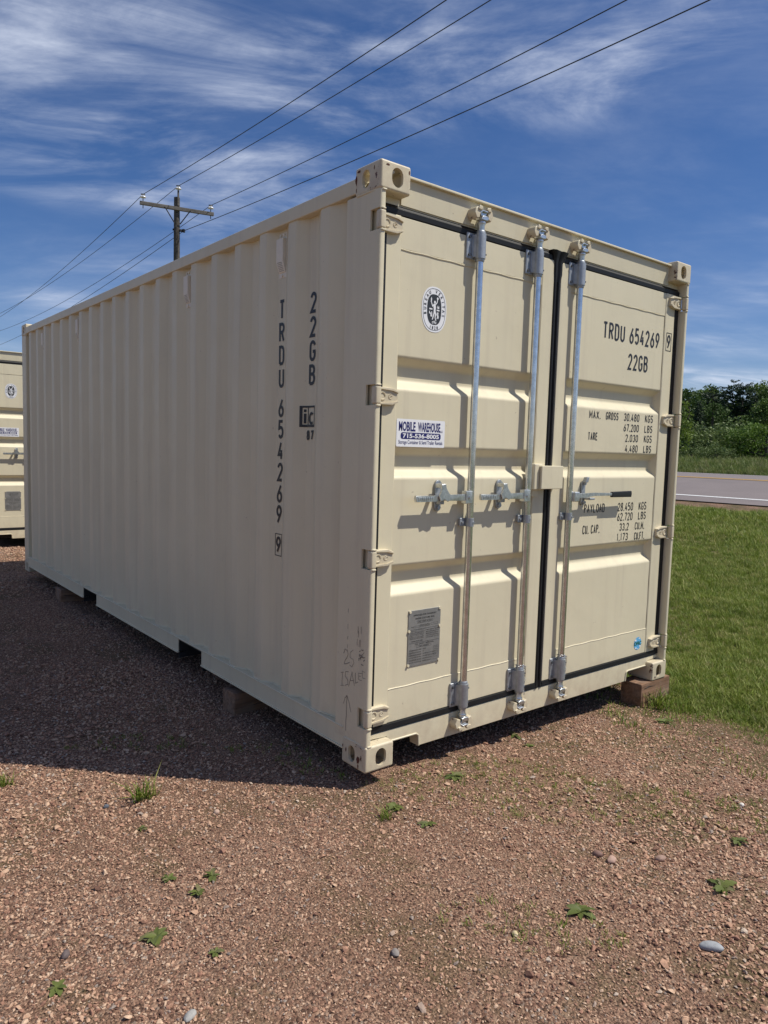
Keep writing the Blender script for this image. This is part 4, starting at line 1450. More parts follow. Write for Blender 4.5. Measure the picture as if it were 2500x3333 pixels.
timber(2.165, 2.500, 0.004, 0.150, ground_at(2.3, 0.05)-0.01, -0.001, 'sunlit short timber block under the right front corner of the container', 1.0)
timber(-0.020, 0.640, 1.190, 1.325, ground_at(0, 1.3)-0.01, 0.026, 'shaded timber block under the side rail between the near fork pocket and the door corner', 2.0)
timber(-0.020, 0.600, 4.600, 4.785, ground_at(0, 4.7)-0.01, 0.026, 'shaded timber block under the far part of the container side', -1.0)

# ================================================================== POWER LINE
M['porcelain'] = simple('white_porcelain', (0.72, 0.73, 0.74), 0.18, 0, 0.6)
M['iron'] = simple('dark_iron', (0.035, 0.035, 0.037), 0.6, 0.5)
M['wire'] = simple('weathered_wire', (0.035, 0.036, 0.040), 0.6, 0.3)
PX, PY = 8.62, 22.43
ARM_Z = 9.40
pole = empty('utility_pole', (PX, PY, ground_at(PX, PY)), -0.246)
gz = ground_at(PX, PY)
bm = B()
tube(bm, [(0, 0, -0.3), (0.01, 0, 3), (0, 0, 6), (0.0, 0, 9.80-gz)], [0.150, 0.128, 0.112, 0.098], 18)
obj('pole_shaft', bm, M['pole'], pole)
bm = B(); box(bm, (-1.235, -0.175, ARM_Z-gz-0.06), (1.235, -0.085, ARM_Z-gz+0.055), 0.006, 1)
obj('crossarm', bm, M['arm'], pole)
for s in (-1, 1):
    bm = B(); tube(bm, [(s*0.43, -0.185, ARM_Z-gz-0.02), (s*0.09, -0.12, ARM_Z-gz-0.50)], 0.018, 8)
    obj('brace', bm, M['iron'], pole)
bm = B(); box(bm, (0.0, -0.120, ARM_Z-gz+0.10), (0.060, -0.085, 10.02-gz), 0.004, 1)
obj('ridge_pin', bm, M['arm'], pole)
ins = B()
lathe(ins, [(0.012, -0.13), (0.012, 0.0), (0.060, 0.0), (0.102, 0.012), (0.100, 0.030), (0.070, 0.062), (0.045, 0.072), (0.040, 0.085), (0.055, 0.095), (0.048, 0.118), (0.02, 0.122)], (0, 0, 0), 18)
ins_me = finish(ins, 'insulator', M['porcelain'], 40)
tie = B(); lathe(tie, [(0.05, 0.090), (0.058, 0.10), (0.05, 0.126)], (0, 0, 0), 10); box(tie, (-0.07, -0.02, 0.10), (0.07, 0.02, 0.13), 0.004)
lathe(tie, [(0.014, -0.34), (0.014, -0.02)], (0, 0, 0), 8)
tie_me = finish(tie, 'tie_clamp', M['iron'], 40)
ins_l = [(-1.13, -0.13, ARM_Z-gz+0.17), (0.030, -0.10, 10.05-gz), (1.13, -0.13, ARM_Z-gz+0.17)]
for p in ins_l:
    i_ = link_mesh('insulator', ins_me, pole, p)
    link_mesh('tie_clamp', tie_me, i_)
bm = B(); box(bm, (0.08, -0.10, 8.66-gz), (0.24, -0.04, 8.74-gz), 0.006, 1); lathe(bm, [(0.05, -0.05), (0.05, 0.05)], (0.22, -0.09, 8.70-gz), 10)
box(bm, (-0.14, -0.03, 8.69-gz), (-0.08, 0.03, 8.75-gz), 0.006, 1)
obj('neutral_bracket', bm, M['iron'], pole)
for k in range(9):
    bm = B(); z = 9.7-gz-0.42*k; a = -1.57+random.uniform(-.25, .25)
    r = 0.104+0.0028*k
    tube(bm, [(r*math.cos(a), r*math.sin(a), z), ((r+0.012)*math.cos(a), (r+0.012)*math.sin(a), z)], 0.016, 6)
    obj('bolt', bm, M['iron'], pole)
bm = B(); tube(bm, [(0.05+0.01*k, -0.115+0.004*k, 8.70-gz-0.42*k) if k < 1 else (0.09-0.06*k*0.5, -0.118-0.004*k, 8.70-gz-0.28*k) for k in range(6)], 0.008, 6)
obj('ground_wire', bm, M['iron'], pole)
tag(pole, 'weathered wooden utility pole with crossarm and white insulators above the container roof', 'utility pole')
cz_, sz_ = math.cos(-0.246), math.sin(-0.246)
att = [(p[0]*cz_-p[1]*sz_+PX, p[0]*sz_+p[1]*cz_+PY, p[2]+gz+0.115) for p in ins_l]
att.append((0.22*cz_+0.09*sz_+PX, 0.22*sz_-0.09*cz_+PY, 8.70))
wl = ['power line tied to the left insulator of the crossarm',
      'power line tied to the insulator on the pole top',
      'power line tied to the right insulator of the crossarm',
      'lowest power line, clamped to the side of the pole below the crossarm']
dirs = [(-0.026, 0.032, 0.8), (-0.024, 0.004, 0.8), (-0.020, 0.008, 0.8), (-0.002, 0.044, 0.5)]
for (ax, ay, az_), lab, dr in zip(att, wl, dirs):
    bm = B(); S = 46.0; sag = 0.62
    pts = []
    for t in np.linspace(1, 0, 34):
        pts.append((ax+dr[0]*S*t, ay-S*t, az_-4*sag*t*(1-t)))
    for t in np.linspace(0, 1, 34)[1:]:
        pts.append((ax+dr[1]*S*t, ay+S*t, az_-4*dr[2]*t*(1-t)))
    tube(bm, pts, 0.0105, 6)
    tag(obj('power_line', bm, M['wire']), lab, 'wire', 'overhead power lines')


# ================================================================== SCATTERED STUFF
def scatter(name, pts, rot, scl, idx, variants, label, cat):
    me = bpy.data.meshes.new(name)
    n = len(pts)
    me.vertices.add(n)
    me.vertices.foreach_set('co', np.asarray(pts, np.float32).ravel())
    for nm, ty, data in (('rot', 'FLOAT_VECTOR', rot), ('scl', 'FLOAT_VECTOR', scl)):
        a = me.attributes.new(nm, ty, 'POINT'); a.data.foreach_set('vector', np.asarray(data, np.float32).ravel())
    a = me.attributes.new('idx', 'INT', 'POINT'); a.data.foreach_set('value', np.asarray(idx, np.int32))
    me.update()
    o = link_mesh(name, me)
    ng = bpy.data.node_groups.new(name, 'GeometryNodeTree')
    ng.interface.new_socket('Geometry', in_out='INPUT', socket_type='NodeSocketGeometry')
    ng.interface.new_socket('Geometry', in_out='OUTPUT', socket_type='NodeSocketGeometry')
    N, L = ng.nodes, ng.links
    gi = N.new('NodeGroupInput'); go = N.new('NodeGroupOutput')
    m2p = N.new('GeometryNodeMeshToPoints'); L.new(gi.outputs[0], m2p.inputs[0])
    jn = N.new('GeometryNodeJoinGeometry')
    for v in reversed(variants):
        oi = N.new('GeometryNodeObjectInfo'); oi.inputs[0].default_value = v
        oi.inputs['As Instance'].default_value = True
        L.new(oi.outputs['Geometry'], jn.inputs[0])
    iop = N.new('GeometryNodeInstanceOnPoints')
    L.new(m2p.outputs[0], iop.inputs['Points']); L.new(jn.outputs[0], iop.inputs['Instance'])
    iop.inputs['Pick Instance'].default_value = True

    def attr(nm, ty):
        a = N.new('GeometryNodeInputNamedAttribute'); a.data_type = ty; a.inputs[0].default_value = nm
        return a.outputs[0]
    L.new(attr('idx', 'INT'), iop.inputs['Instance Index'])
    e2r = N.new('FunctionNodeEulerToRotation'); L.new(attr('rot', 'FLOAT_VECTOR'), e2r.inputs[0])
    L.new(e2r.outputs[0], iop.inputs['Rotation'])
    L.new(attr('scl', 'FLOAT_VECTOR'), iop.inputs['Scale'])
    L.new(iop.outputs[0], go.inputs[0])
    md = o.modifiers.new('scatter', 'NODES'); md.node_group = ng
    tag(o, label, cat, kind='stuff')
    return o


def stone_mat():
    m, N, L, P = mat_base('granite_chip')
    oi = N.new('ShaderNodeObjectInfo')
    c = ramp_n(N, L, oi.outputs['Random'], [(0.0, (0.13, 0.068, 0.047)), (0.18, (0.33, 0.175, 0.118)), (0.45, (0.47, 0.275, 0.180)), (0.70, (0.55, 0.355, 0.235)), (0.90, (0.60, 0.42, 0.29)), (0.965, (0.25, 0.20, 0.175)), (1.0, (0.60, 0.48, 0.37))]).outputs[0]
    n = noise_n(N, L, 1.6, 5, 0.7)
    c2 = ramp_n(N, L, n.outputs[0], [(0.3, grey(0.62)), (0.7, grey(1.15))]).outputs[0]
    c = mix_n(N, L, 1.0, c, c2, 'MULTIPLY')
    L.new(c, P.inputs['Base Color']); P.inputs['Roughness'].default_value = 0.88
    P.inputs['Specular IOR Level'].default_value = 0.3
    return m


M['stone'] = stone_mat()


def hidden_obj(name, me):
    return bpy.data.objects.new(name, me)          # only a source for instancing, not linked to the scene


def stone_variant(seed, flat=0.62, n=13):
    r = np.random.default_rng(seed)
    bm = B()
    for _ in range(n):
        v = r.normal(size=3); v /= np.linalg.norm(v); v *= r.uniform(0.82, 1.08)
        bm.verts.new((v[0]*1.15, v[1]*0.92, v[2]*flat))
    bmesh.ops.convex_hull(bm, input=bm.verts[:])
    for v in [v for v in bm.verts if not v.link_faces]: bm.verts.remove(v)
    return hidden_obj('granite_chip', finish(bm, 'granite_chip', M['stone'], 0))


stones = [stone_variant(s, f) for s, f in ((1, .6), (2, .75), (3, .5), (4, .7), (5, .62), (6, .8))]


def gravel_points(n, x0, x1, y0, y1, med, sig, lo, hi):
    x = rng.uniform(x0, x1, n); y = rng.uniform(y0, y1, n)
    s = np.clip(med*np.exp(rng.normal(size=n)*sig), lo, hi)*0.5*(1.0+0.22*np.sin(x*1.9+0.6*np.sin(y*2.3))*np.cos(y*1.3+1.0))
    keep = ~((x > 0.5) & (x < 2.3) & (y > 0.9) & (y < 9.0))
    keep &= x < 2.5+0.25*np.sin(y*2.1)+rng.uniform(-.35, .3, n)
    keep &= ~((y > 8.7) & (x > 0.1))
    pt = np.sin(x*1.3+0.8*np.sin(y*1.9)+0.5)*np.cos(y*1.1-0.6*np.sin(x*1.7))+0.6*np.sin(x*3.3+y*2.9)
    keep &= rng.uniform(0, 1, n) < np.clip(0.92-0.42*pt, 0.30, 1.0)
    x, y, s = x[keep], y[keep], s[keep]
    z = zt(x, y)+wob(x, y, 2.1, 0.010)+s*0.32
    return x, y, z, s


parts = [gravel_points(230000, -3.4, 2.8, -3.0, 2.0, 0.0075, 0.34, 0.004, 0.016),
         gravel_points(38000, -3.4, 2.8, -3.0, 2.4, 0.0125, 0.30, 0.009, 0.034),
         gravel_points(70000, -2.4, 2.8, 2.0, 5.0, 0.0095, 0.35, 0.006, 0.026),
         gravel_points(42000, -2.4, 2.8, 5.0, 9.0, 0.013, 0.35, 0.008, 0.03)]
gx_, gy_, gz_, gs_ = (np.concatenate(a) for a in zip(*parts))
n = len(gx_)
scatter('gravel', np.stack([gx_, gy_, gz_], 1), np.stack([rng.uniform(-.5, .5, n), rng.uniform(-.5, .5, n), rng.uniform(0, 6.28, n)], 1),
        np.stack([gs_*rng.uniform(.8, 1.3, n), gs_*rng.uniform(.8, 1.2, n), gs_*rng.uniform(.7, 1.1, n)], 1), rng.integers(0, len(stones), n), stones,
        'pinkish crushed granite gravel covering the yard', 'gravel')


def leaf_mat(name, cols, trans=0.25, rough=0.6, per_object=True, ns=3.0):
    m, N, L, P = mat_base(name)
    src = N.new('ShaderNodeObjectInfo').outputs['Random'] if per_object else noise_n(N, L, ns, 4, 0.7).outputs[0]
    k = len(cols)
    st = [(i/(k-1) if per_object else 0.25+0.5*i/(k-1), c) for i, c in enumerate(cols)]
    c = ramp_n(N, L, src, st).outputs[0]
    L.new(c, P.inputs['Base Color']); P.inputs['Roughness'].default_value = rough
    P.inputs['Specular IOR Level'].default_value = 0.3
    tr = N.new('ShaderNodeBsdfTranslucent'); L.new(c, tr.inputs[0])
    mx = N.new('ShaderNodeMixShader'); mx.inputs[0].default_value = trans
    out = [x for x in N if x.type == 'OUTPUT_MATERIAL'][0]
    L.new(P.outputs[0], mx.inputs[1]); L.new(tr.outputs[0], mx.inputs[2]); L.new(mx.outputs[0], out.inputs[0])
    return m


M['grass'] = leaf_mat('grass_blade', [(0.105, 0.160, 0.022), (0.175, 0.235, 0.034), (0.235, 0.285, 0.052), (0.38, 0.35, 0.14)], 0.35)
M['grass_dry'] = leaf_mat('field_grass', [(0.08, 0.13, 0.025), (0.13, 0.18, 0.04), (0.18, 0.21, 0.06), (0.27, 0.25, 0.12)], 0.35)
M['weed'] = leaf_mat('weed_leaf', [(0.095, 0.125, 0.030), (0.15, 0.175, 0.045), (0.125, 0.150, 0.050)], 0.25)


def blade_clump(seed, nb, h, spread, w, mat, lean=0.5):
    r = np.random.default_rng(seed)
    bm = B()
    for _ in range(nb):
        a = r.uniform(0, 6.28); q = r.uniform(0, 1)**.6*spread
        bx, by = q*math.cos(a), q*math.sin(a)
        hh = h*r.uniform(.5, 1.15); d = r.uniform(0, 6.28); ln = hh*r.uniform(.1, 1)*lean*2
        dx, dy = math.cos(d), math.sin(d); sx, sy = -dy*w*.5, dx*w*.5
        v = [bm.verts.new(p) for p in ((bx-sx, by-sy, 0), (bx+sx, by+sy, 0), (bx+dx*ln*.4+sx*.8, by+dy*ln*.4+sy*.8, hh*.6), (bx+dx*ln*.4-sx*.8, by+dy*ln*.4-sy*.8, hh*.6), (bx+dx*ln, by+dy*ln, hh*.95))]
        bm.faces.new(v[:4]); bm.faces.new([v[3], v[2], v[4]])
    return hidden_obj('grass_clump', finish(bm, 'grass_clump', mat, 0))


M['straw'] = leaf_mat('dry_grass', [(0.24, 0.19, 0.09), (0.36, 0.29, 0.15), (0.20, 0.20, 0.07)], 0.2)
lawn_v = [blade_clump(s, 16, 0.050, 0.05, 0.0045, M['grass'], 0.6) for s in range(7)]+[blade_clump(20, 12, 0.022, 0.06, 0.004, M['straw'], 1.8)]


def fan(n, p0, p1, az0, az1, power):
    """points spread over a wedge of ground to the right of the container, denser nearby"""
    d = p0*(p1/p0)**(rng.uniform(0, 1, n)**power)
    a = rng.uniform(az0, az1, n)
    return CAM[0]+d*np.sin(a), CAM[1]+d*np.cos(a)


def place_grass(name, x, y, zf, sc, variants, label, idx=None):
    n = len(x)
    if idx is None: idx = rng.integers(0, len(variants), n)
    s = sc*rng.uniform(.7, 1.3, n)
    scatter(name, np.stack([x, y, zf(x, y)], 1), np.stack([rng.uniform(-.2, .2, n), rng.uniform(-.2, .2, n), rng.uniform(0, 6.28, n)], 1),
            np.stack([s, s, s*rng.uniform(.7, 1.2, n)], 1), idx, variants, label, 'grass')


x, y = fan(90000, 3.2, 18.0, 0.90, 1.75, 0.8)
xb = x+0.1*y
edge = 2.48+0.12*np.sin(y*3.1)+0.07*np.sin(y*9)
dn = np.sin(x*.9+1.2)*np.cos(y*.7)+0.6*np.sin(x*2.3+y*1.7)
bare = np.sin(x*1.7+2.0)*np.sin(y*2.3+.5)+0.7*np.sin(x*3.9-y*2.2)
keep = (x > edge+rng.exponential(.24, len(x))-0.20-0.55*(rng.uniform(0, 1, len(x)) < .05)) & (xb < 13.1+.3*np.sin(y*1.9)) & (rng.uniform(0, 1, len(x)) < 0.9-0.45*np.clip(bare-.55, 0, 1))
x, y, xb, dn = x[keep], y[keep], xb[keep], dn[keep]
dist = np.hypot(x-CAM[0], y-CAM[1])
tall = 1+0.55*np.exp(-((xb-9.6)/0.9)**2)+0.5*np.exp(-((xb-12.4)/0.5)**2)+0.75*np.clip(dn[:], 0, 2)*np.exp(-((xb-2.8)/0.6)**2)+0.25*np.clip(dn, 0, 2)
dry = np.sin(x*1.1+0.7*np.sin(y*1.6)+2.2)*np.cos(y*0.9+0.5*np.sin(x*1.3))+0.5*np.sin(x*2.7-y*3.1)
gi_ = rng.integers(0, 7, len(x))
gi_[rng.uniform(0, 1, len(x)) < np.clip(0.10+0.42*(dry-0.25), 0.04, 0.55)] = 7
tall = tall*(1-0.30*np.clip(dry, 0, 1))*(1+0.45*np.clip(-dry-0.4, 0, 1))
place_grass('lawn_grass', x, y, lawn_z, (0.75+0.05*dist)*tall, lawn_v, 'mown green grass of the lawn between container and road', gi_)
# thin seedlings and grass between the stones near the lawn
x = rng.uniform(-2.6, 2.6, 9000); y = rng.uniform(-2.6, 1.2, 9000)
pm = np.sin(x*2.1+.7)*np.cos(y*1.7+.4)+0.8*np.sin(x*4.7+y*3.9)+0.32*(x-0.2)
keep = (pm > 0.62) & ~((x > 0.02) & (y > 0.05))
x, y = x[keep], y[keep]
sprout_v = [blade_clump(40+s, 7, 0.022, 0.016, 0.003, M['grass'], 0.9) for s in range(4)]
place_grass('gravel_seedlings', x, y, lambda a, b: zt(a, b)+wob(a, b, 2.1, 0.010)+0.002, np.full(len(x), 0.8), sprout_v, 'tiny green seedlings growing between the gravel stones')
# rough grass beyond the road
field_v = [blade_clump(60+s, 18, 0.55, 0.30, 0.035, M['grass_dry'], 0.4) for s in range(5)]
x, y = fan(26000, 26.0, 75.0, 0.86, 1.55, 0.9)
xb = x+0.1*y
keep = (xb > 25.4)
x, y, xb = x[keep], y[keep], xb[keep]
place_grass('field_grass', x, y, z_ground, 0.28+0.30*np.clip((xb-26)/8, 0, 1)+0.25*rng.uniform(0, 1, len(x))**3, field_v, 'rough green meadow grass on the far side of the road')


# ---- weeds and loose stones one can point to
def leaf_mesh(kind, seed):
    r = np.random.default_rng(seed)
    bm = B()
    n = 7; rows = []
    for i in range(n):
        t = i/(n-1)
        if kind == 0: w = 0.22*math.sin(math.pi*min(1, .08+.92*t))**.8*(1-.25*t)       # plantain
        else: w = 0.20*math.sin(math.pi*min(1, .08+.92*t))**.7*(0.7+0.45*(i % 2))      # toothed
        z = 0.05+0.32*t-0.42*t*t
        rows.append([bm.verts.new((t, s*w, z+abs(s)*0.05)) for s in (-1, 0, 1)])
    for a, b in zip(rows[:-1], rows[1:]):
        for i in range(2): bm.faces.new([a[i], a[i+1], b[i+1], b[i]])
    return finish(bm, 'leaf', M['weed'], 60)


M['weed_dry'] = leaf_mat('weed_leaf_dry', [(0.14, 0.15, 0.06), (0.20, 0.17, 0.08)], 0.2)
leafs = [leaf_mesh(0, 1), leaf_mesh(1, 2)]
leaf_dry = leaf_mesh(1, 3); leaf_dry.materials.clear(); leaf_dry.materials.append(M['weed_dry'])
tuft_me = [blade_clump(90+s, 9, 0.06, 0.012, 0.0035, M['grass'], 0.9).data for s in range(3)]
weeds = [
 ((-0.881, 0.276), .045, 6, 1, 'small weed in the gravel just in front of the long shadow, below the grass tuft'),
 ((-0.931, -0.110), .050, 8, 1, 'leftmost of the three close weeds in the left foreground gravel'),
 ((-0.803, -0.185), .052, 8, 1, 'rightmost of the three close weeds in the left foreground gravel'),
 ((-0.880, -0.241), .056, 6, 1, 'lowest of the three close weeds in the left foreground gravel'),
 ((-1.074, -0.365), .078, 9, 0, 'largest broad-leaved weed, in the lower left gravel'),
 ((-0.963, -0.538), .040, 7, 1, 'small weed right of and below the largest broad-leaved weed'),
 ((-1.369, -0.405), .068, 4, 0, 'few-leaved weed nearest the bottom left corner of the picture'),
 ((0.424, -0.125), .075, 9, 1, 'weed in front of the door sill, right of the near container corner'),
 ((0.025, -0.177), .070, 5, 0, 'weed directly in front of the near container corner'),
 ((0.051, -0.356), .070, 9, 1, 'dense rosette weed a step in front of the near container corner'),
 ((0.088, -1.067), .085, 8, 0, 'flat rosette weed in the lower right middle of the gravel'),
 ((0.624, -1.277), .085, 8, 1, 'spreading weed at the right edge above the smooth pebble'),
 ((0.985, -1.158), .065, 7, 1, 'small weed at the right edge, behind the spreading weed'),
 ((2.042, -0.236), .090, 7, 0, 'weed in front of the sunlit timber block'),
 ((1.103, 0.099), .085, 5, 0, 'weed half in the shadow below the middle of the door sill'),
 ((1.053, -0.038), .050, 5, 0, 'small pale weed just in the sun before the middle of the door sill'),
]


for (u, v), size, nl, kd, lab in weeds:
    p = (u, v, ground_at(u, v))
    root = empty('weed', (p[0], p[1], p[2]+0.004), random.uniform(0, 6))
    nl += 2
    for k in range(nl):
        s = size*random.uniform(.40, .88)
        lm_ = leaf_dry if random.random() < 0.14 else leafs[kd if random.random() < 0.8 else 1-kd]
        o = link_mesh('leaf', lm_, root, (0, 0, 0), (random.uniform(-.35, .35), random.uniform(-.30, .10), 6.283*k/nl+random.uniform(-.4, .4)), (s*0.85, s*random.uniform(.85, 1.3), s*.8))
    tag(root, lab, 'weed', 'weeds in the gravel')
for (u, v), s, lab in (((-0.773, 0.514), 1.5, 'wispy grass tuft at the edge of the long shadow, left of centre'), ((-1.217, 0.965), 1.1, 'grass tuft at the left picture edge beside the shadow'),
                       ((2.275, -0.050), 2.1, 'tall grass tuft growing against the front of the sunlit timber block'), ((-0.059, -0.222), 0.9, 'short grass tuft in the gravel before the container corner')):
    p = (u, v, ground_at(u, v))
    root = empty('grass_tuft', (p[0], p[1], p[2]))
    for k in range(7):
        link_mesh('blade_bunch', tuft_me[k % 3], root, (random.uniform(-.03, .03)*s, random.uniform(-.02, .02)*s, 0), (0, 0, random.uniform(0, 6)), (s, s, s*random.uniform(.7, 1.3)))
    tag(root, lab, 'grass tuft', 'grass tufts in the gravel')


def pebble(u, v, a, b, c, rz, col, lab, rough=True):
    p = (u, v, ground_at(u, v))
    bm = B()
    bmesh.ops.create_icosphere(bm, subdivisions=3 if not rough else 2, radius=1.0)
    for w in bm.verts:
        k = 1+0.10*math.sin(w.co.x*3.1+u*40)+0.08*math.sin(w.co.y*4.3+v*40)+(random.uniform(-.08, .08) if rough else 0)
        w.co = Vector((w.co.x*a*k, w.co.y*b*k, w.co.z*c))
    mt = simple('pebble_stone', col, 0.75, var=0.18, vs=70, bump=0.3, bs=200)
    o = obj('pebble', bm, mt, None, 30 if rough else 80, loc=(p[0], p[1], p[2]+c*0.55), rot=(0.05, 0.08, rz))
    tag(o, lab, 'stone', 'loose stones on the gravel')


pebble(0.266, -1.418, .032, .021, .014, 2.2, (0.30, 0.31, 0.32), 'smooth blue-grey oval pebble in the lower right gravel', False)
pebble(1.313, -1.022, .013, .011, .009, 0.4, (0.62, 0.58, 0.53), 'small white stone at the right edge of the gravel')
pebble(-0.178, -1.016, .014, .010, .009, 0.9, (0.55, 0.44, 0.26), 'yellowish pebble left of the flat rosette weed')
pebble(-1.125, -0.724, .022, .014, .010, 0.6, (0.32, 0.31, 0.29), 'grey stone at the bottom edge, left of centre')
pebble(-0.536, -0.859, .017, .012, .010, 1.2, (0.24, 0.21, 0.19), 'grey stone in the middle of the foreground gravel')
pebble(0.451, -0.941, .024, .017, .014, 0.3, (0.40, 0.26, 0.20), 'angular pink granite lump in the right gravel')
pebble(0.442, -0.886, .020, .015, .013, 1.7, (0.21, 0.12, 0.095), 'dark reddish granite lump beside the pink lump')
pebble(0.615, -1.045, .021, .015, .013, 2.7, (0.30, 0.19, 0.145), 'brown granite lump right of the pink lump')
pebble(-0.590, 0.222, .015, .012, .011, 0.2, (0.42, 0.29, 0.22), 'pale pink stone near the shadow edge, right of the grass tuft')
pebble(-0.933, 0.534, .012, .009, .010, 0.2, (0.10, 0.11, 0.13), 'small dark stone near the shadow edge at the left')
pebble(-1.313, -0.279, .017, .013, .012, 1.0, (0.12, 0.09, 0.085), 'dark lump of stone above the bottom left weed')


# ================================================================== TREES AND BUSHES BEYOND THE ROAD
M['bark'] = simple('tree_bark', (0.07, 0.055, 0.045), 0.9, var=0.3, vs=8)
M['needle'] = leaf_mat('dark_needles', [(0.012, 0.028, 0.014), (0.024, 0.046, 0.022), (0.048, 0.078, 0.034)], 0.12, per_object=False, ns=0.8)
M['leaf_dark'] = leaf_mat('dark_broadleaf', [(0.028, 0.055, 0.012), (0.052, 0.094, 0.020), (0.105, 0.160, 0.036)], 0.22, per_object=False, ns=0.7)
M['leaf_mid'] = leaf_mat('mid_broadleaf', [(0.05, 0.09, 0.016), (0.095, 0.155, 0.03), (0.17, 0.235, 0.05)], 0.25, per_object=False, ns=0.7)
M['leaf_bright'] = leaf_mat('bright_bush_leaf', [(0.05, 0.10, 0.014), (0.10, 0.17, 0.025), (0.17, 0.25, 0.04)], 0.3, per_object=False, ns=1.6)
M['leaf_light'] = leaf_mat('light_broadleaf', [(0.07, 0.12, 0.02), (0.12, 0.18, 0.028), (0.18, 0.24, 0.04)], 0.35, per_object=False, ns=1.5)
M['leaf_bush'] = leaf_mat('bush_leaf', [(0.07, 0.11, 0.028), (0.12, 0.17, 0.05), (0.19, 0.23, 0.09)], 0.25, per_object=False, ns=1.6)


def quads_mesh(name, C, U, V, mat):
    """many small leaf faces: centres C with half axes U and V"""
    n = len(C)
    co = np.empty((n, 4, 3)); co[:, 0] = C-U; co[:, 1] = C-V*0.8; co[:, 2] = C+U; co[:, 3] = C+V*0.8
    me = bpy.data.meshes.new(name)
    me.vertices.add(4*n); me.vertices.foreach_set('co', co.astype(np.float32).ravel())
    me.loops.add(4*n); me.loops.foreach_set('vertex_index', np.arange(4*n, dtype=np.int32))
    me.polygons.add(n); me.polygons.foreach_set('loop_start', np.arange(0, 4*n, 4, dtype=np.int32))
    me.materials.append(mat); me.update(calc_edges=True)
    return me


def rand_dirs(r, n):
    v = r.normal(size=(n, 3)); return v/np.linalg.norm(v, axis=1, keepdims=True)


def broad_tree(seed, H, W, mat, leaf=0.20, ncl=46, per=110, base=0.22):
    r = np.random.default_rng(seed)
    cl = []
    while len(cl) < ncl:
        p = r.uniform(-1, 1, 3); q = np.linalg.norm(p)
        if q > 1 or q < 0.35: continue
        zz = base*H+(p[2]*0.5+0.5)*(1-base)*H*0.94
        wz = 1.0-0.35*max(0, p[2])
        cl.append((p[0]*W*0.5*wz, p[1]*W*0.5*wz, zz))
    cl = np.array(cl)
    C = []; 
    for c in cl:
        rr = W*r.uniform(0.10, 0.19)
        d = rand_dirs(r, per)*(r.uniform(0, 1, (per, 1))**0.45)
        C.append(c+d*np.array([rr, rr, rr*0.75]))
    C = np.concatenate(C); n = len(C)
    U = rand_dirs(r, n); T = rand_dirs(r, n); V = np.cross(U, T); V /= np.linalg.norm(V, axis=1, keepdims=True)+1e-6
    s = leaf*r.uniform(.5, 1.2, (n, 1))
    crown = quads_mesh('crown', C, U*s*0.6, V*s*0.42, mat)
    bm = B()
    tr = W*0.035+0.05
    tube(bm, [(0, 0, -0.3), (0.02*W, 0, H*.2), (-0.02*W, 0.02*W, H*.5), (0, 0, H*.82)], [tr, tr*.85, tr*.55, tr*.12], 8)
    for c in cl[::4]:
        z0 = max(H*.12, min(c[2]*.62, H*.6))
        tube(bm, [(0, 0, z0), (c[0]*.5, c[1]*.5, (z0+c[2])*.52), tuple(c)], [tr*.4, tr*.26, tr*.06], 5)
    return crown, finish(bm, 'trunk', M['bark'], 60)


def conifer(seed, H, W, mat, whorls=30, droop=0.25, power=0.9, base=0.1, gap=0.0):
    r = np.random.default_rng(seed)
    Cs = []; Us = []; Vs = []
    bm = B(); tr = 0.012*H+0.04
    tube(bm, [(0, 0, -0.3), (0, 0, H*.5), (0, 0, H*.99)], [tr, tr*.6, tr*.08], 8)
    for i in range(whorls):
        t = (i+r.uniform(-.3, .3))/whorls; t = min(max(t, 0), 1)
        z = H*(base+(1-base)*t)
        L_ = W*0.5*(1-t)**power*r.uniform(.78, 1.18)+0.05*W
        nb = 8 if t < .7 else 6
        for k in range(nb):
            if r.uniform() < gap: continue
            a = 6.283*k/nb+r.uniform(-.35, .35)
            z = H*(base+(1-base)*t)+r.uniform(-.6, .6)*H*(1-base)/whorls; lift = r.uniform(-.12, .30)
            d = np.array([math.cos(a), math.sin(a), 0]); side = np.array([-d[1], d[0], 0])
            ln = L_*r.uniform(.65, 1.1)
            if k % 3 == 0: tube(bm, [(0, 0, z), tuple(d*ln*.9+np.array([0, 0, z-droop*ln*.6]))], [tr*.22, tr*.05], 4)
            for q in np.linspace(.18, 1.0, 8):
                p = d*ln*q+np.array([0, 0, z-droop*ln*q*q+(0.05+lift*.5)*ln*q])
                for sgn in (-1, 1):
                    u = d*.6+side*sgn*r.uniform(.2, .8)+np.array([0, 0, r.uniform(-.45, .55)-droop*1.2])
                    u /= np.linalg.norm(u)
                    sz = ln*r.uniform(.14, .24)*(1.15-.5*q)+0.06
                    v = np.cross(u, r.normal(size=3)*.9+np.array([0, 0, .7])); v /= np.linalg.norm(v)+1e-6
                    Cs.append(p+u*sz*.8+r.normal(size=3)*.03*ln); Us.append(u*sz); Vs.append(v*sz*.34)
    return quads_mesh('crown', np.array(Cs), np.array(Us), np.array(Vs), mat), finish(bm, 'trunk', M['bark'], 60)


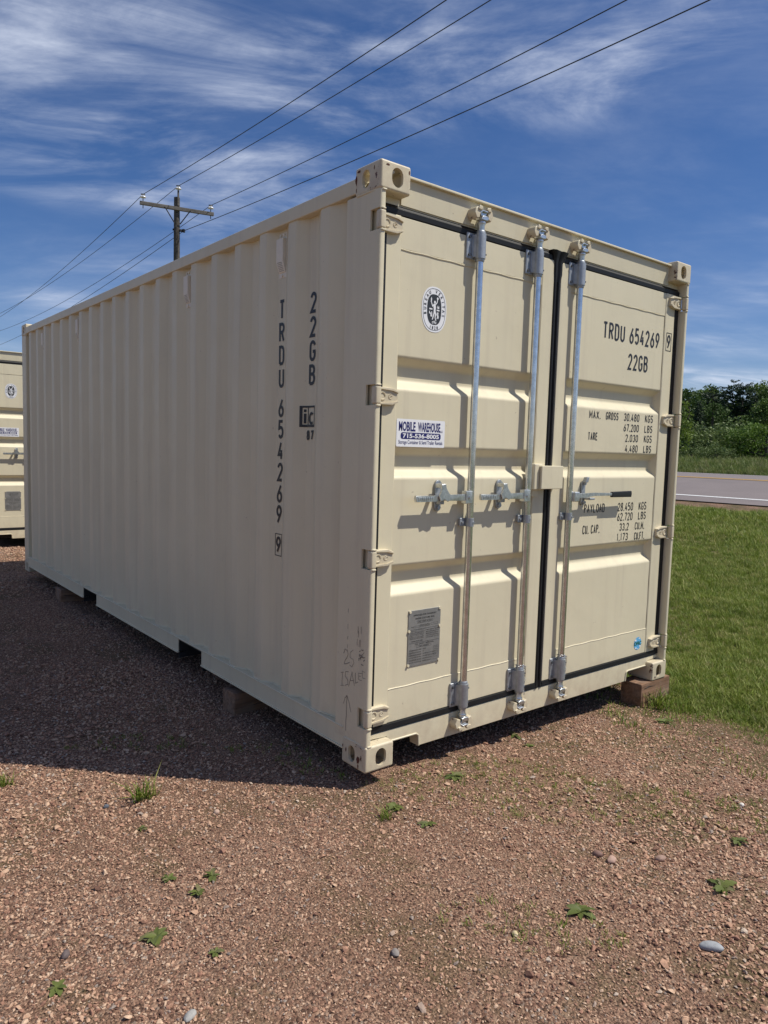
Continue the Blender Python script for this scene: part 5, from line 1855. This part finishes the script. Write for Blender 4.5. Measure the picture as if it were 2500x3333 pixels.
KIND = {
 'pine': conifer(301, 10.0, 5.4, M['needle'], 22, -0.10, 0.55, 0.10, 0.10),
 'pine_b': conifer(302, 10.0, 5.0, M['needle'], 20, -0.15, 0.50, 0.14, 0.15),
 'spruce': conifer(303, 6.0, 3.0, M['needle'], 30, 0.30, 0.95, 0.03, 0.04),
 'dec': broad_tree(304, 9.0, 6.6, M['leaf_dark'], 0.30, 60, 120, 0.12),
 'dec_b': broad_tree(305, 9.0, 6.0, M['leaf_mid'], 0.30, 56, 120, 0.15),
 'light': broad_tree(306, 4.6, 3.4, M['leaf_light'], 0.17, 34, 60, 0.16),
 'bush': broad_tree(307, 2.4, 3.2, M['leaf_bush'], 0.14, 40, 80, 0.02),
 'bush_b': broad_tree(308, 2.4, 3.4, M['leaf_bright'], 0.13, 40, 90, 0.02),
}
BASEH = {'pine': 10, 'pine_b': 10, 'spruce': 6, 'dec': 9, 'dec_b': 9, 'light': 4.6, 'bush': 2.4, 'bush_b': 2.4}
trees = [
 ('pine', 89.8, 42.2, 9.9, 'tallest dark pine in the middle of the tree line beyond the road'),
 ('pine_b', 92.7, 45.1, 9.2, 'dark pine close to the left of the tallest pine in the tree line'),
 ('pine_b', 86.7, 39.5, 9.2, 'dark pine close to the right of the tallest pine in the tree line'),
 ('spruce', 50.6, 25.6, 4.6, 'small dark spruce beside the container post, behind the pale green tree'),
 ('dec', 78.0, 41.4, 8.3, 'dark green leafy tree just right of the container post, above the small spruce'),
 ('dec_b', 90.1, 45.8, 9.5, 'rounded green tree between the container post and the tall pines'),
 ('dec_b', 90.4, 39.1, 9.8, 'tall green leafy tree right of the pines, reaching the top of the tree line'),
 ('dec', 88.3, 35.7, 9.3, 'dark leafy tree at the right picture edge of the tree line'),
 ('dec_b', 74.5, 31.3, 6.4, 'lower mid-green leafy tree standing before the tree line at the right edge'),
 ('spruce', 83.9, 36.7, 7.3, 'narrow dark spruce between the pines and the right leafy trees'),
 ('pine', 84.0, 41.8, 8.6, 'broad dark pine in front, left of the tallest pine in the tree line'),
 ('dec', 81.9, 46.0, 9.0, 'dark leafy tree mostly hidden behind the container post'),
 ('light', 38.7, 21.05, 4.1, 'bright yellow-green young tree peeking out beside the container post'),
 ('dec', 76.2, 37.7, 6.4, 'low dark leafy tree in front of the tallest pine'),
]
for i, (k, x, y, h, lab) in enumerate(trees):
    c, t = KIND[k]
    nm = 'conifer_tree' if k in ('pine', 'pine_b', 'spruce') else 'leafy_tree'
    root = empty(nm, (x, y, float(z_ground(np.array(x), np.array(y)))-0.1), 1.7*i)
    s = h/BASEH[k]
    link_mesh('crown', c, root, scale=(s*1.05, s*1.05, s)); link_mesh('trunk', t, root, scale=(s*1.05, s*1.05, s))
    tag(root, lab, 'tree', 'trees beyond the road')
bushes = [
 ('bush', 46.6, 22.4, 2.9, 'loose grey-green bush beyond the road, nearest to the container post'),
 ('bush', 51.7, 23.9, 3.5, 'wide pale bush below the tall pines beyond the road'),
 ('bush_b', 46.9, 20.1, 2.9, 'bright green rounded bush beyond the road, right of the pale bush'),
 ('bush_b', 45.8, 18.4, 2.7, 'bright green bush at the right picture edge beyond the road'),
 ('bush', 42.1, 21.4, 1.3, 'low bush at the foot of the bright young tree beside the container post'),
 ('bush', 37.4, 17.4, 1.3, 'small thin shrub in the meadow in front of the pale bush'),
 ('bush', 59.8, 25.2, 3.4, 'taller bush behind the bright green rounded bush, under the tree line'),
 ('bush_b', 62.5, 30.5, 3.0, 'dark bush behind the pale bush at the foot of the pines'),
]
for i, (k, x, y, h, lab) in enumerate(bushes):
    c, t = KIND[k]
    root = empty('bush', (x, y, float(z_ground(np.array(x), np.array(y)))-0.1), 2.3*i)
    s = h/BASEH[k]
    link_mesh('crown', c, root, scale=(s*1.15, s*1.15, s)); link_mesh('stem', t, root, scale=(s, s, s*.9))
    tag(root, lab, 'bush', 'bushes beyond the road')
# leaning post in the meadow
bm = B(); tube(bm, [(0, 0, -0.2), (0.12, 0.05, 1.0)], 0.035, 8)
tag(obj('fence_post', bm, M['pole'], None, loc=(36.3, 13.9, float(z_ground(np.array(36.3), np.array(13.9))))), 'thin dark leaning post in the meadow beyond the road', 'post')
